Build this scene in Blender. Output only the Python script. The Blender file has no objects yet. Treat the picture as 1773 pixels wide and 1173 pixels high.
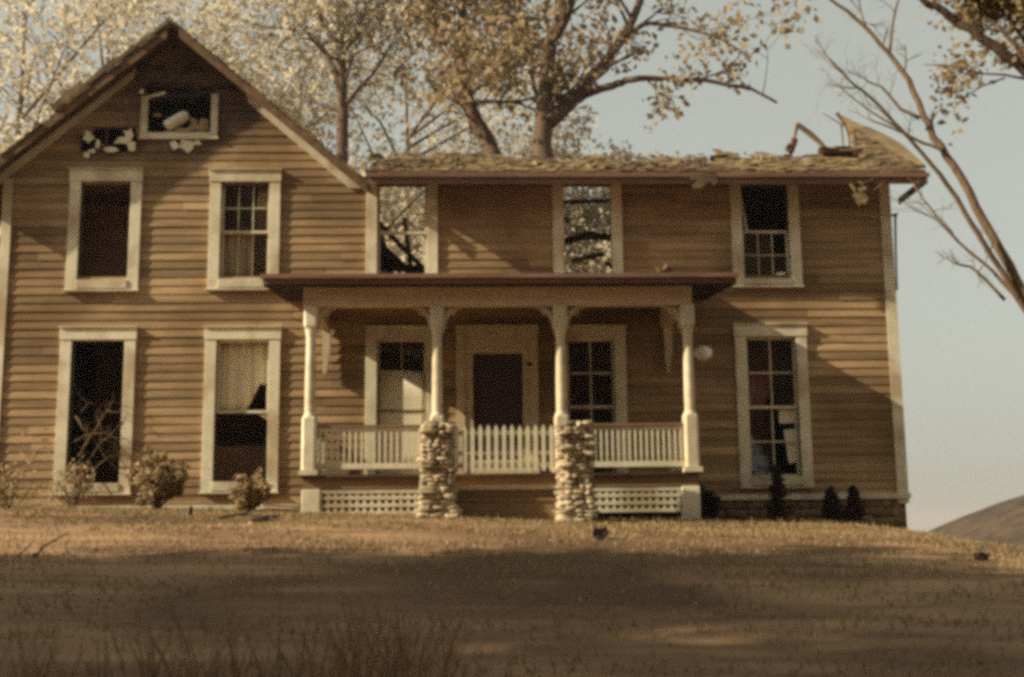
import bpy, math, random
import numpy as np
from mathutils import Vector, Matrix, noise
random.seed(11); rng = np.random.default_rng(11)
S = bpy.context.scene; COL = S.collection; PI = math.pi

# ------------------------------------------------------------------ camera
F = 2139.0; W0, H0 = 1773.0, 1173.0
YAW, PIT, ROL = map(math.radians, (2.149, 9.374, -0.627))
CAM = Vector((0.0, -21.4, 1.6))
_cy, _sy, _cp, _sp = math.cos(YAW), math.sin(YAW), math.cos(PIT), math.sin(PIT)
FW = Vector((_sy*_cp, _cy*_cp, _sp)); _r = Vector((_cy, -_sy, 0)); _u = _r.cross(FW)
RT = math.cos(ROL)*_r + math.sin(ROL)*_u; UP = -math.sin(ROL)*_r + math.cos(ROL)*_u
def ray(px, py): return FW*F + RT*(px-W0/2) - UP*(py-H0/2)
def P(px, py, Y):
    """point of the place that stands in the vertical plane y=Y and is seen at pixel px,py of the photograph"""
    d = ray(px, py); return CAM + d*((Y-CAM.y)/d.y)
def PX(px, py, Y=0): return P(px, py, Y).x
def PZ(px, py, Y=0): return P(px, py, Y).z

# ------------------------------------------------------------------ helpers
def tag(o, label=None, cat=None, group=None, kind=None):
    if label: o['label'] = label
    if cat: o['category'] = cat
    if group: o['group'] = group
    if kind: o['kind'] = kind
    return o
def empty(name, loc=(0,0,0), label=None, cat=None, group=None):
    o = bpy.data.objects.new(name, None); COL.objects.link(o); o.location = loc; o.empty_display_size = .2
    return tag(o, label, cat, group)
class MB:
    def __init__(s): s.v = []; s.f = []; s.smooth = False
    def box(s, x0, x1, y0, y1, z0, z1):
        n = len(s.v)
        s.v += [(x0,y0,z0),(x1,y0,z0),(x1,y1,z0),(x0,y1,z0),(x0,y0,z1),(x1,y0,z1),(x1,y1,z1),(x0,y1,z1)]
        s.f += [(n,n+3,n+2,n+1),(n+4,n+5,n+6,n+7),(n,n+1,n+5,n+4),(n+1,n+2,n+6,n+5),(n+2,n+3,n+7,n+6),(n+3,n,n+4,n+7)]
    def hexa(s, pts):
        n = len(s.v); s.v += [tuple(p) for p in pts]
        s.f += [(n,n+3,n+2,n+1),(n+4,n+5,n+6,n+7),(n,n+1,n+5,n+4),(n+1,n+2,n+6,n+5),(n+2,n+3,n+7,n+6),(n+3,n,n+4,n+7)]
    def beam(s, a, b, w, h, up=(0,0,1), roll=0):
        """a board from a to b, w wide (side) and h thick (up)"""
        a = Vector(a); b = Vector(b); d = (b-a).normalized(); u = Vector(up)
        if abs(d.dot(u)) > .98: u = Vector((0,1,0))
        sd = d.cross(u).normalized(); u = sd.cross(d)
        if roll: q = Matrix.Rotation(roll, 3, d); sd = q@sd; u = q@u
        sd = sd*w/2; u = u*h/2
        s.hexa([a-sd-u, a+sd-u, b+sd-u, b-sd-u, a-sd+u, a+sd+u, b+sd+u, b-sd+u])
    def tube(s, pts, rad, n=7, cap=True):
        pts = [Vector(p) for p in pts]; base = len(s.v); prev = None
        for i, p in enumerate(pts):
            d = (pts[min(i+1,len(pts)-1)]-pts[max(i-1,0)])
            if d.length < 1e-6: d = Vector((0,0,1))
            d.normalize()
            if prev is None:
                a = d.orthogonal().normalized()
            else:
                a = prev-d*prev.dot(d); a = a.normalized() if a.length > 1e-5 else d.orthogonal().normalized()
            prev = a; b = d.cross(a); r = rad[i] if hasattr(rad,'__len__') else rad
            for k in range(n):
                t = 2*PI*k/n; s.v.append(tuple(p+(a*math.cos(t)+b*math.sin(t))*r))
        for i in range(len(pts)-1):
            for k in range(n):
                q = base+i*n; s.f.append((q+k, q+(k+1)%n, q+n+(k+1)%n, q+n+k))
        if cap:
            s.f.append(tuple(base+k for k in range(n))[::-1]); q = base+(len(pts)-1)*n; s.f.append(tuple(q+k for k in range(n)))
    def poly(s, outline, depth):
        """outline: list of 3D points (one plane); depth: vector of extrusion"""
        n = len(s.v); m = len(outline); d = Vector(depth)
        s.v += [tuple(p) for p in outline]; s.v += [tuple(Vector(p)+d) for p in outline]
        s.f.append(tuple(range(n, n+m))); s.f.append(tuple(range(n+2*m-1, n+m-1, -1)))
        for i in range(m): j = (i+1)%m; s.f.append((n+j, n+i, n+m+i, n+m+j))
    def blob(s, c, r, sub=1, rough=.25, seed=0, rot=0, pw=.5):
        import bmesh
        bm = bmesh.new(); bmesh.ops.create_icosphere(bm, subdivisions=sub, radius=1)
        n = len(s.v); c = Vector(c); R = Matrix.Rotation(rot, 3, 'Y')
        for v in bm.verts:
            k = 1+rough*noise.noise(v.co*1.3+Vector((seed*7.1, seed*3.3, 0)))*1.6
            p = Vector([math.copysign(abs(q)**pw, q) for q in v.co])*k
            s.v.append(tuple(c+R@Vector((p.x*r[0], p.y*r[1], p.z*r[2]))))
        for f in bm.faces: s.f.append(tuple(n+v.index for v in f.verts))
        bm.free()
    def build(s, name, mat, parent=None, smooth=False, bevel=0):
        me = bpy.data.meshes.new(name); me.from_pydata(s.v, [], s.f); me.materials.append(mat)
        if smooth: me.polygons.foreach_set('use_smooth', [True]*len(me.polygons))
        me.update()
        o = bpy.data.objects.new(name, me); COL.objects.link(o)
        if parent is not None:
            o.parent = parent
            q = Vector((0,0,0)); pr = parent
            while pr is not None: q += pr.location; pr = pr.parent
            o.location = -q
            if o.location.length > 1e-6: o.matrix_parent_inverse = Matrix.Identity(4)
        if bevel:
            m = o.modifiers.new('b', 'BEVEL'); m.width = bevel; m.segments = 1; m.limit_method = 'ANGLE'
        return o

# ------------------------------------------------------------------ materials
def mat(name, c1, c2=None, scale=3, stretch=(1,1,1), rough=.85, isl=0, bump=0, bscale=30, spec=.2, c3=None, s3=.6, detail=6, lo=.35, hi=.65, trans=0):
    m = bpy.data.materials.new(name); m.use_nodes = True; nt = m.node_tree; N = nt.nodes; L = nt.links
    b = N['Principled BSDF']; b.inputs['Roughness'].default_value = rough; b.inputs['Specular IOR Level'].default_value = spec
    if c2 is None: b.inputs['Base Color'].default_value = (*c1, 1); out = None
    tc = N.new('ShaderNodeTexCoord'); mp = N.new('ShaderNodeMapping'); mp.inputs['Scale'].default_value = stretch
    L.new(tc.outputs['Object'], mp.inputs['Vector'])
    if c2 is not None:
        nz = N.new('ShaderNodeTexNoise'); nz.inputs['Scale'].default_value = scale; nz.inputs['Detail'].default_value = detail; nz.inputs['Roughness'].default_value = .65
        L.new(mp.outputs[0], nz.inputs['Vector'])
        cr = N.new('ShaderNodeValToRGB'); cr.color_ramp.elements[0].position = lo; cr.color_ramp.elements[1].position = hi
        cr.color_ramp.elements[0].color = (*c1,1); cr.color_ramp.elements[1].color = (*c2,1)
        L.new(nz.outputs['Fac'], cr.inputs[0]); out = cr.outputs[0]
        if c3 is not None:
            n3 = N.new('ShaderNodeTexNoise'); n3.inputs['Scale'].default_value = s3; n3.inputs['Detail'].default_value = 5
            L.new(tc.outputs['Object'], n3.inputs['Vector'])
            r3 = N.new('ShaderNodeValToRGB'); r3.color_ramp.elements[0].position = .46; r3.color_ramp.elements[1].position = .64
            L.new(n3.outputs['Fac'], r3.inputs[0])
            mx = N.new('ShaderNodeMix'); mx.data_type = 'RGBA'; L.new(r3.outputs[0], mx.inputs[0]); L.new(out, mx.inputs[6]); mx.inputs[7].default_value = (*c3,1); out = mx.outputs[2]
        if isl:
            g = N.new('ShaderNodeNewGeometry'); mr = N.new('ShaderNodeMapRange'); mr.inputs[3].default_value = 1-isl; mr.inputs[4].default_value = 1+isl
            L.new(g.outputs['Random Per Island'], mr.inputs[0])
            mx = N.new('ShaderNodeMix'); mx.data_type = 'RGBA'; mx.blend_type = 'MULTIPLY'; mx.inputs[0].default_value = 1
            L.new(out, mx.inputs[6]); L.new(mr.outputs[0], mx.inputs[7]); out = mx.outputs[2]
        L.new(out, b.inputs['Base Color'])
    if bump:
        nb = N.new('ShaderNodeTexNoise'); nb.inputs['Scale'].default_value = bscale; nb.inputs['Detail'].default_value = 5
        L.new(mp.outputs[0], nb.inputs['Vector']); bp = N.new('ShaderNodeBump'); bp.inputs['Strength'].default_value = bump; bp.inputs['Distance'].default_value = .02
        L.new(nb.outputs['Fac'], bp.inputs['Height']); L.new(bp.outputs[0], b.inputs['Normal'])
    if trans:
        t = N.new('ShaderNodeBsdfTranslucent'); ms = N.new('ShaderNodeMixShader'); ms.inputs[0].default_value = trans
        if out is not None: L.new(out, t.inputs[0])
        else: t.inputs[0].default_value = (*c1,1)
        L.new(b.outputs[0], ms.inputs[1]); L.new(t.outputs[0], ms.inputs[2]); L.new(ms.outputs[0], N['Material Output'].inputs[0])
    return m
M = {}
M['siding'] = mat('weathered siding', (.215,.133,.069), (.43,.284,.146), 1.7, (.30,1,4), isl=.30, bump=.25, bscale=25, c3=(.20,.12,.055), s3=.45)
M['trim'] = mat('cream trim', (.60,.53,.37), (.74,.66,.48), 3, (1,1,1), isl=.06, bump=.1, c3=(.44,.34,.21), s3=1.3)
M['doortrim'] = mat('door paint', (.50,.37,.22), (.62,.48,.30), 4, isl=.08, bump=.1)  # separate copy of the porch paint, toned for the shaded door
M['porchtrim'] = mat('porch paint', (.46,.38,.25), (.60,.50,.34), 4, isl=.08, bump=.1)
M['beamtrim'] = mat('faded beam paint', (.54,.39,.25), (.68,.51,.34), 3, (.4,1,3), bump=.15)
M['char'] = mat('charred wood', (.020,.011,.012), (.055,.030,.022), 6, bump=.5, rough=.9)  # real char; also paints shade at the porch and in the right upper room
M['charboard'] = mat('scorched board', (.05,.026,.018), (.12,.07,.04), 5, bump=.4)
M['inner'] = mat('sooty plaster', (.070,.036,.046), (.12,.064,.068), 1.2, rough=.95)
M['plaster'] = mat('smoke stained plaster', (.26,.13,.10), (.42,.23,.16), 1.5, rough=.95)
M['shingle'] = mat('old shingles', (.13,.085,.042), (.25,.175,.085), 5, (1,1,1), isl=.3, bump=.4, c3=(.10,.06,.035), s3=.9)
M['rakewood'] = mat('weathered rake board', (.10,.055,.028), (.19,.11,.055), 5, isl=.1, bump=.3)
M['roofmetal'] = mat('porch roof edge', (.16,.085,.058), (.24,.135,.09), 3, (.3,1,1), bump=.2)
M['floorwood'] = mat('porch floor boards', (.06,.036,.022), (.10,.062,.036), 3, (.3,1,1), isl=.15)
M['skirt'] = mat('skirt board', (.17,.10,.05), (.27,.17,.085), 2, (.3,1,2), bump=.2)
M['stone'] = mat('fieldstone', (.24,.17,.10), (.50,.40,.26), 5, isl=.4, bump=.6, bscale=40)
M['mortar'] = mat('dark gaps', (.09,.055,.03), (.14,.09,.05), 8)
M['found'] = mat('rubble foundation', (.12,.075,.04), (.28,.19,.10), 4, bump=.8, bscale=12)
M['bark'] = mat('bark', (.075,.045,.03), (.13,.08,.05), 8, (1,1,.3), bump=.8, bscale=20)
M['barklight'] = mat('sunny bark', (.11,.07,.038), (.18,.115,.06), 6, (1,1,.3), bump=.6, bscale=20)  # a lighter brown bark
M['leafmid'] = mat('maple leaves', (.27,.19,.10), (.42,.31,.18), .9, isl=.3, trans=.45, rough=.7)
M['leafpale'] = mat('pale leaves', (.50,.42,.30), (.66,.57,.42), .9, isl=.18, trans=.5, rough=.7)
M['leafgold'] = mat('tan leaves', (.30,.215,.11), (.44,.33,.18), 1.1, isl=.3, trans=.45, rough=.7)
M['shrubleaf'] = mat('dry shrub leaves', (.30,.20,.10), (.48,.36,.20), 3, isl=.35, trans=.3)
M['conifer'] = mat('dark needles', (.022,.012,.014), (.045,.026,.020), 6, isl=.3)
M['white'] = mat('white cloth', (.72,.66,.48), (.82,.76,.60), 5, bump=.2)
M['shade'] = mat('window shade', (.72,.62,.42), (.84,.74,.53), 2, (1,1,.4), trans=.0)
M['curtain'] = mat('sheer curtain', (.40,.28,.15), (.56,.42,.25), 3, (4,1,.4), trans=.35)
M['screen'] = mat('dark screen door mesh', (.052,.029,.033), (.08,.045,.05), 40, rough=.9)
M['dark'] = mat('dark metal', (.03,.018,.018), (.05,.03,.025), 10, rough=.6)
M['lamp'] = mat('lamp globe', (.88,.82,.66), (.93,.88,.74), 3, rough=.35, spec=.5)
M['grass'] = mat('dry grass blades', (.20,.131,.062), (.37,.268,.130), .7, (.35,1,1), isl=.2, trans=.25)
M['weed'] = mat('tall weeds', (.25,.155,.09), (.40,.27,.16), 3, isl=.4, trans=.25)
M['hill'] = mat('scrubby hillside', (.04,.024,.013), (.085,.052,.028), .5, bump=.5, bscale=2, c3=(.03,.018,.012), s3=.2)
def glass_mat():
    m = bpy.data.materials.new('old window glass'); m.use_nodes = True; nt = m.node_tree; N = nt.nodes; L = nt.links
    b = N['Principled BSDF']; b.inputs['Base Color'].default_value = (.035,.02,.016,1); b.inputs['Roughness'].default_value = .04; b.inputs['IOR'].default_value = 2.1; b.inputs['Specular IOR Level'].default_value = .5
    t = N.new('ShaderNodeBsdfTransparent'); t.inputs[0].default_value = (.8,.74,.62,1)
    n = N.new('ShaderNodeTexNoise'); n.inputs['Scale'].default_value = 2.2; bp = N.new('ShaderNodeBump'); bp.inputs['Strength'].default_value = .25; bp.inputs['Distance'].default_value = .02
    tc = N.new('ShaderNodeTexCoord'); L.new(tc.outputs['Object'], n.inputs['Vector']); L.new(n.outputs['Fac'], bp.inputs['Height']); L.new(bp.outputs[0], b.inputs['Normal'])
    ms = N.new('ShaderNodeMixShader'); ms.inputs[0].default_value = .4
    L.new(b.outputs[0], ms.inputs[1]); L.new(t.outputs[0], ms.inputs[2]); L.new(ms.outputs[0], N['Material Output'].inputs[0]); return m
M['glass'] = glass_mat()
def siding_char():
    """scorch stains round the attic window: a burn mark with a shape of its own"""
    m = M['siding']; nt = m.node_tree; N = nt.nodes; L = nt.links; b = N['Principled BSDF']
    src = b.inputs['Base Color'].links[0].from_socket
    tc = N.new('ShaderNodeTexCoord'); out = src
    for (c, rad, soft, k, col) in SCORCH:
        d = N.new('ShaderNodeVectorMath'); d.operation = 'SUBTRACT'; d.inputs[1].default_value = (c[0],0,c[1]); L.new(tc.outputs['Object'], d.inputs[0])
        sc = N.new('ShaderNodeVectorMath'); sc.operation = 'MULTIPLY'; sc.inputs[1].default_value = (1/rad[0],0,1/rad[1]); L.new(d.outputs[0], sc.inputs[0])
        ln = N.new('ShaderNodeVectorMath'); ln.operation = 'LENGTH'; L.new(sc.outputs[0], ln.inputs[0])
        nz = N.new('ShaderNodeTexNoise'); nz.inputs['Scale'].default_value = 1.6; nz.inputs['Detail'].default_value = 6; L.new(tc.outputs['Object'], nz.inputs['Vector'])
        ad = N.new('ShaderNodeMath'); ad.operation = 'MULTIPLY_ADD'; ad.inputs[1].default_value = .9; L.new(nz.outputs['Fac'], ad.inputs[0]); L.new(ln.outputs[1], ad.inputs[2])
        mr = N.new('ShaderNodeMapRange'); mr.inputs[1].default_value = 1.45; mr.inputs[2].default_value = 1.45-soft; mr.inputs[3].default_value = 0; mr.inputs[4].default_value = k; L.new(ad.outputs[0], mr.inputs[0])
        mx = N.new('ShaderNodeMix'); mx.data_type = 'RGBA'; L.new(mr.outputs[0], mx.inputs[0]); L.new(out, mx.inputs[6]); mx.inputs[7].default_value = (*col,1); out = mx.outputs[2]
    L.new(out, b.inputs['Base Color'])

# ------------------------------------------------------------------ world, sun
SUNV = Vector((4.75, 1.0, -2.85)).normalized()          # the way the light travels
elev = math.asin(-SUNV.z); az = math.atan2(-SUNV.x, -SUNV.y)
w = bpy.data.worlds.new('World'); S.world = w; w.use_nodes = True; N = w.node_tree.nodes; L = w.node_tree.links
sky = N.new('ShaderNodeTexSky'); sky.sky_type = 'NISHITA'; sky.sun_disc = False; sky.sun_elevation = elev; sky.sun_rotation = az
sky.dust_density = 3.0; sky.air_density = 1.0; sky.ozone_density = 1.0
hs = N.new('ShaderNodeHueSaturation'); hs.inputs['Saturation'].default_value = .28; hs.inputs['Value'].default_value = 1.0
mx = N.new('ShaderNodeMix'); mx.data_type = 'RGBA'; mx.blend_type = 'MULTIPLY'; mx.inputs[0].default_value = 1; mx.inputs[7].default_value = (1.0,.985,.84,1)
L.new(sky.outputs[0], hs.inputs['Color']); L.new(hs.outputs[0], mx.inputs[6]); pl = N.new('ShaderNodeMix'); pl.data_type = 'RGBA'; pl.inputs[0].default_value = .6; pl.inputs[7].default_value = (2.68,2.92,2.62,1)   # thin even cloud veil over the blue
L.new(mx.outputs[2], pl.inputs[6]); L.new(pl.outputs[2], N['Background'].inputs[0]); N['Background'].inputs[1].default_value = .10
sl = bpy.data.lights.new('sun', 'SUN'); sl.energy = 5.0; sl.angle = math.radians(.53); sl.color = (1,.90,.68)
so = bpy.data.objects.new('sun', sl); COL.objects.link(so); so.rotation_euler = SUNV.to_track_quat('-Z', 'Y').to_euler(); so.location = (-30,-8,25)
cd = bpy.data.cameras.new('camera'); cam = bpy.data.objects.new('camera', cd); COL.objects.link(cam); S.camera = cam
cd.sensor_width = 36; cd.lens = 36*F/W0; cd.clip_end = 5000; cd.clip_start = .1
m4 = Matrix((RT, UP, -FW)).transposed().to_4x4(); m4.translation = CAM; cam.matrix_world = m4
cd.dof.use_dof = True; cd.dof.focus_distance = 22.5; cd.dof.aperture_fstop = 2.2
S.view_settings.view_transform = 'Standard'; S.view_settings.look = 'None'; S.view_settings.exposure = .76; S.view_settings.gamma = 1
S.render.engine = 'CYCLES'; S.cycles.filter_width = 4.0; S.cycles.use_denoising = False; S.cycles.max_bounces = 8; S.cycles.transparent_max_bounces = 12

# ------------------------------------------------------------------ levels of the house
XL = PX(-4, 570); XR = PX(1549, 560)
ZE = PZ(1080, 316)                       # under the eave, at the wall
ZB = PZ(900, 868)                        # foot of the siding
ZFL = PZ(860, 821, -2.1)                 # porch floor
apex = P(300, 40, -.42); foot = P(634, 316, -.42)
TANG = (apex.z-foot.z)/(foot.x-apex.x)
AX = apex.x
XG = foot.x-.1                           # where gable wing and the long wing meet
def roof_z(x): return apex.z-TANG*abs(x-AX)
print('levels', [round(q,2) for q in (XL, XR, ZE, ZB, ZFL, AX, apex.z, foot.x, foot.z, TANG, XG)])
SCORCH = [((AX+.25, apex.z-1.3), (1.7, 1.3), .4, .82, (.06,.030,.026)),
          ((PX(190,250), PZ(190,250)), (.75,.35), .4, .7, (.06,.03,.02))]

# ------------------------------------------------------------------ terrain
DZ = [(-40,-3.5),(0,0),(7,.80),(9,1.02),(12,1.36),(15,1.70),(17.5,1.88),(19.3,1.98),(21.4,2.05),(26,2.0),(31,1.75),(45,.4),(90,-4),(200,-9),(2500,-14)]
def interp(t, T):
    if t <= T[0][0]: return T[0][1]
    for (a,za),(b,zb) in zip(T, T[1:]):
        if t <= b: k = (t-a)/(b-a); return za+(zb-za)*k
    return T[-1][1]
def gz(x, y):
    d = y-CAM.y; z = sum(interp(d+q, DZ) for q in (-.8,0,.8))/3
    w = max(0, min(1, (d-6)/8))*max(0, 1-max(0,(d-60))/60)
    xs = max(-9, min(11, x)); z += w*(-.028*(xs-.5)) - w*.07*max(0, xs-5.5)**1.5
    z += .035*noise.noise(Vector((x*.35, y*.7, 0)))*min(1,max(0,d/6)) + .012*noise.noise(Vector((x*1.3, y*2.6, 3)))
    if abs(d) > 60: z += .8*noise.noise(Vector((x*.02,y*.02,1)))
    return z
def ground():
    def axis(a, b, fine0, fine1, st):
        o = list(np.arange(fine0, fine1, st)); s = st; q = fine1
        while q < b: o.append(q); s *= 1.25; q += s
        o.append(b); s = st; q = fine0-st
        while q > a: o.insert(0, q); s *= 1.25; q -= s
        o.insert(0, a); return o
    xs = axis(-1500, 1500, -14, 16, .3); ys = axis(-300, 2600, -18, 6, .22)
    m = MB(); nx = len(xs)
    for y in ys:
        for x in xs: m.v.append((x, y, gz(x,y)))
    for j in range(len(ys)-1):
        for i in range(nx-1): q = j*nx+i; m.f.append((q, q+1, q+nx+1, q+nx))
    mt = mat('dry mown lawn', (.158,.083,.046), (.34,.205,.104), 1.1, (.30,1.5,1), bump=.9, bscale=9, c3=(.105,.058,.028), s3=.35, detail=10, lo=.38, hi=.62)
    o = m.build('ground', mt, smooth=True); tag(o, 'dry brown lawn rising to the house', kind='structure')
ground()
def hill():
    m = MB(); nx, ny = 80, 44; c = P(1640, 918, 120)
    sm = lambda t: (lambda q: q*q*(3-2*q))(max(0,min(1,t)))
    for j in range(ny+1):
        for i in range(nx+1):
            x = c.x-45+190*(i/nx); y = 62+150*j/ny; dx = x-c.x
            A = 8.6*sm((dx+42)/42)+(9*(1-math.exp(-dx/14))+.05*dx if dx > 0 else 0)
            B = sm((y-62)/58) if y < 120 else 1-.9*sm((y-120)/92)
            m.v.append((x, y, gz(x,y)-.4+A*B+.45*B*noise.noise(Vector((x*.13,y*.13,5)))+.2*B*noise.noise(Vector((x*.5,y*.5,9)))))
    for j in range(ny):
        for i in range(nx): q = j*(nx+1)+i; m.f.append((q,q+1,q+nx+2,q+nx+1))
    tag(m.build('hill', M['hill'], smooth=True), 'brown scrub hillside rising at the right edge', kind='structure')
hill()

# ------------------------------------------------------------------ house
house = empty('farmhouse', (AX, 0, ZB), 'burned two storey clapboard farmhouse with a front gable, white porch and collapsed roof', 'house')
WIN = {  # outer casing in the photograph: left, right, top, bottom ; casing width
 'U1':(119,244,296,503), 'U2':(363,485,297,501), 'U3':(634.5,758,298,500), 'U4':(957.5,1077,298,500), 'U5':(1266,1384,298,496),
 'L1':(100.5,232,569,855), 'L2':(353,484,568.5,852), 'P1':(633,757,567,852), 'P2':(964,1085,566,849), 'L5':(1276,1401,563.5,843)}
R = {}
for k, (a,b,t,bo) in WIN.items():
    cy = (t+bo)/2; R[k] = (PX(a,cy), PX(b,cy), PZ((a+b)/2,bo), PZ((a+b)/2,t))
CW = .19
holes = [(r[0]+CW, r[1]-CW, r[2]+.17, r[3]-.21) for r in R.values()]
# door
DX0, DX1, DZ1 = PX(790,690), PX(932,690), PZ(860,564)
holes.append((DX0+.12, DX1-.12, ZFL-.05, DZ1-.12))
# attic window and the burnt holes left of it
AW = (PX(245,200), PX(378,200), PZ(310,239), PZ(310,160))
holes.append((AW[0]+.1, AW[1]-.1, AW[2]+.07, AW[3]+.02))
BH = [(140,168,240,262),(162,184,228,256),(186,236,228,262),(232,246,180,200)]
for (a,b,t,bo) in BH[:3]: holes.append((PX(a,t), PX(b,t), PZ(a,bo), PZ(a,t)))
siding_char()
def spans(x0, x1, z):
    out = [(x0, x1)]
    for h in holes:
        if h[2] < z < h[3]:
            nw = []
            for a, b in out:
                if h[1] <= a or h[0] >= b: nw.append((a,b)); continue
                if h[0] > a: nw.append((a, h[0]))
                if h[1] < b: nw.append((h[1], b))
            out = nw
    return out
ST = .152
def lims(z):
    if z <= ZE: return XL, XR
    k = (apex.z-.12-z)/TANG
    return max(XL, AX-k), min(XG+.25, AX+k)
def walls():
    sd = MB(); bk = MB(); z = ZB; n = 0
    while z < apex.z-.2:
        z1 = z+ST
        la, lb = lims(z); ua, ub = lims(z1) if z1 < ZE or z > ZE else lims(z)
        for (a, b) in spans(la, lb, (z+z1)/2):
            # boards of random lengths
            cuts = [a]; q = a+random.uniform(.6, 3.2)
            while q < b-.5: cuts.append(q); q += random.uniform(1.6, 4.2)
            cuts.append(b)
            for p0, p1 in zip(cuts, cuts[1:]):
                t0 = ua if (p0 == la) else p0; t1 = ub if (p1 == lb) else p1
                g = .0015; e = random.uniform(-.003,.003); w_ = random.uniform(0,.006); o_ = random.uniform(-.004,.002)
                sd.hexa([(p0+g,-.024+e-w_,z+.004+o_),(p1-g,-.024+e+w_*.5,z+.004-o_*.5),(p1-g,.004,z+.004),(p0+g,.004,z+.004),
                         (t0+g,-.008,z1+.008),(t1-g,-.008,z1+.008),(t1-g,.004,z1+.008),(t0+g,.004,z1+.008)])
            ta = ua if a == la else a; tb = ub if b == lb else b
            bk.hexa([(a,.006,z),(b,.006,z),(b,.13,z),(a,.13,z),(ta,.006,z1),(tb,.006,z1),(tb,.13,z1),(ta,.13,z1)])
        z = z1; n += 1
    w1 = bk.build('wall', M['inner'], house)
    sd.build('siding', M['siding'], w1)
    # end walls, rear wall, floors and partitions
    o = MB(); z = ZB
    while z < ZE+.02:                       # right end
        o.hexa([(XR+.028,.0,z+.004),(XR+.028,8,z+.004),(XR-.004,8,z+.004),(XR-.004,.0,z+.004),(XR+.006,.0,z+ST+.008),(XR+.006,8,z+ST+.008),(XR-.004,8,z+ST+.008),(XR-.004,.0,z+ST+.008)])
        z += ST
    e = MB(); e.box(XR-.12,XR-.006,.14,8,ZB,ZE); e = e.build('wall', M['inner'], house); o.build('siding', M['siding'], e)
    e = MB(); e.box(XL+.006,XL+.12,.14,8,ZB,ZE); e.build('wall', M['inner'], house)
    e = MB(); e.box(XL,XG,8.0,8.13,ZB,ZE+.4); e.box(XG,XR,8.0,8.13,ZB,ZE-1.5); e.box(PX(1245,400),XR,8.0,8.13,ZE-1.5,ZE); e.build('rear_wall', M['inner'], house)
    zf = PZ(860,535)
    e = MB(); e.box(XL+.13,XR-.13,.14,7.99,zf-.12,zf); e.build('upper_floor', M['inner'], house)
    e = MB(); e.box(XL+.13,XR-.13,.14,7.99,ZB-.2,ZB-.02); e.build('lower_floor', M['inner'], house)
    e = MB(); e.box(XG-.05,XG+.05,.14,7.99,zf+.005,ZE-.1); e.build('partition', M['inner'], house)
    e = MB(); e.box(PX(1180,400),PX(1180,400)+.1,.14,7.99,zf+.005,ZE-.6); e.build('partition', M['inner'], house)
    e = MB(); e.box(PX(520,700),PX(520,700)+.1,.14,7.99,ZB,zf-.13); e.build('partition', M['inner'], house)
    e = MB(); e.box(PX(1130,700),PX(1130,700)+.1,.14,7.99,ZB,zf-.13)
    e.build('partition', M['inner'], house)
    e = MB(); e.box(PX(1200,400)+.12,XR-.14,.14,2.19,ZE-.02,ZE+.03); e.build('ceiling', M['char'], house)  # added unseen cover that keeps sky light out of the right upper room
    e = MB(); e.box(XL+.13,XG-.06,.14,7.99,ZE-.09,ZE-.01); e.build('attic_floor', M['charboard'], house)
    e = MB(); e.box(PX(60,700),PX(520,700)-.01,3.4,3.5,ZB,zf-.13); e.build('partition', M['plaster'], house)
    e = MB(); e.box(XL+.14,PX(320,400),1.1,1.2,zf+.01,ZE-.1); e.build('partition', M['plaster'], house)
    e = MB(); e.box(PX(1200,400)+.12,XR-.14,2.2,2.3,zf+.01,ZE+.8); e.build('partition', M['char'], house)  # near-black wall stands in for the unlit room behind the window
walls()
def corner_boards():
    m = MB(); m.box(XR-.15, XR+.045, -.048, -.034, ZB-.1, ZE-.02); m.box(XR+.031, XR+.045, -.033, .16, ZB-.1, ZE-.02); m.build('corner_board', M['trim'], house)
    m = MB(); m.box(XL-.03, XL+.14, -.048, -.034, ZB-.1, ZE+.05); m.build('corner_board', M['trim'], house)
    # water table and foundation
    m = MB(); m.box(XL-.02, PX(522,855), -.075, .0, ZB-.10, ZB-.012); m.build('water_table', M['trim'], house)
    x0 = PX(1214,853); m = MB(); m.box(x0, XR+.07, -.085, .0, ZB-.02, ZB+.075); m.build('water_table', M['trim'], house)
    m = MB(); m.box(XL, XR, .005, .3, ZB-1.3, ZB-.012); m.box(XR-.3, XR, .31, 8, ZB-1.3, ZB-.012)
    f = m.build('foundation', M['mortar'], house)
    m = MB()
    for r in range(6):
        x = PX(1190,870); z = ZB-.09-r*.16
        while x < XR-.05:
            w_ = min(random.uniform(.16,.42), XR-.02-x); m.blob((x+w_/2, .02, z+random.uniform(-.02,.02)), (w_*.53, random.uniform(.05,.08), .085), 2, .2, random.random()*50); x += w_*.98
    m.build('foundation_stones', M['found'], f, smooth=True)
corner_boards()

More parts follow.
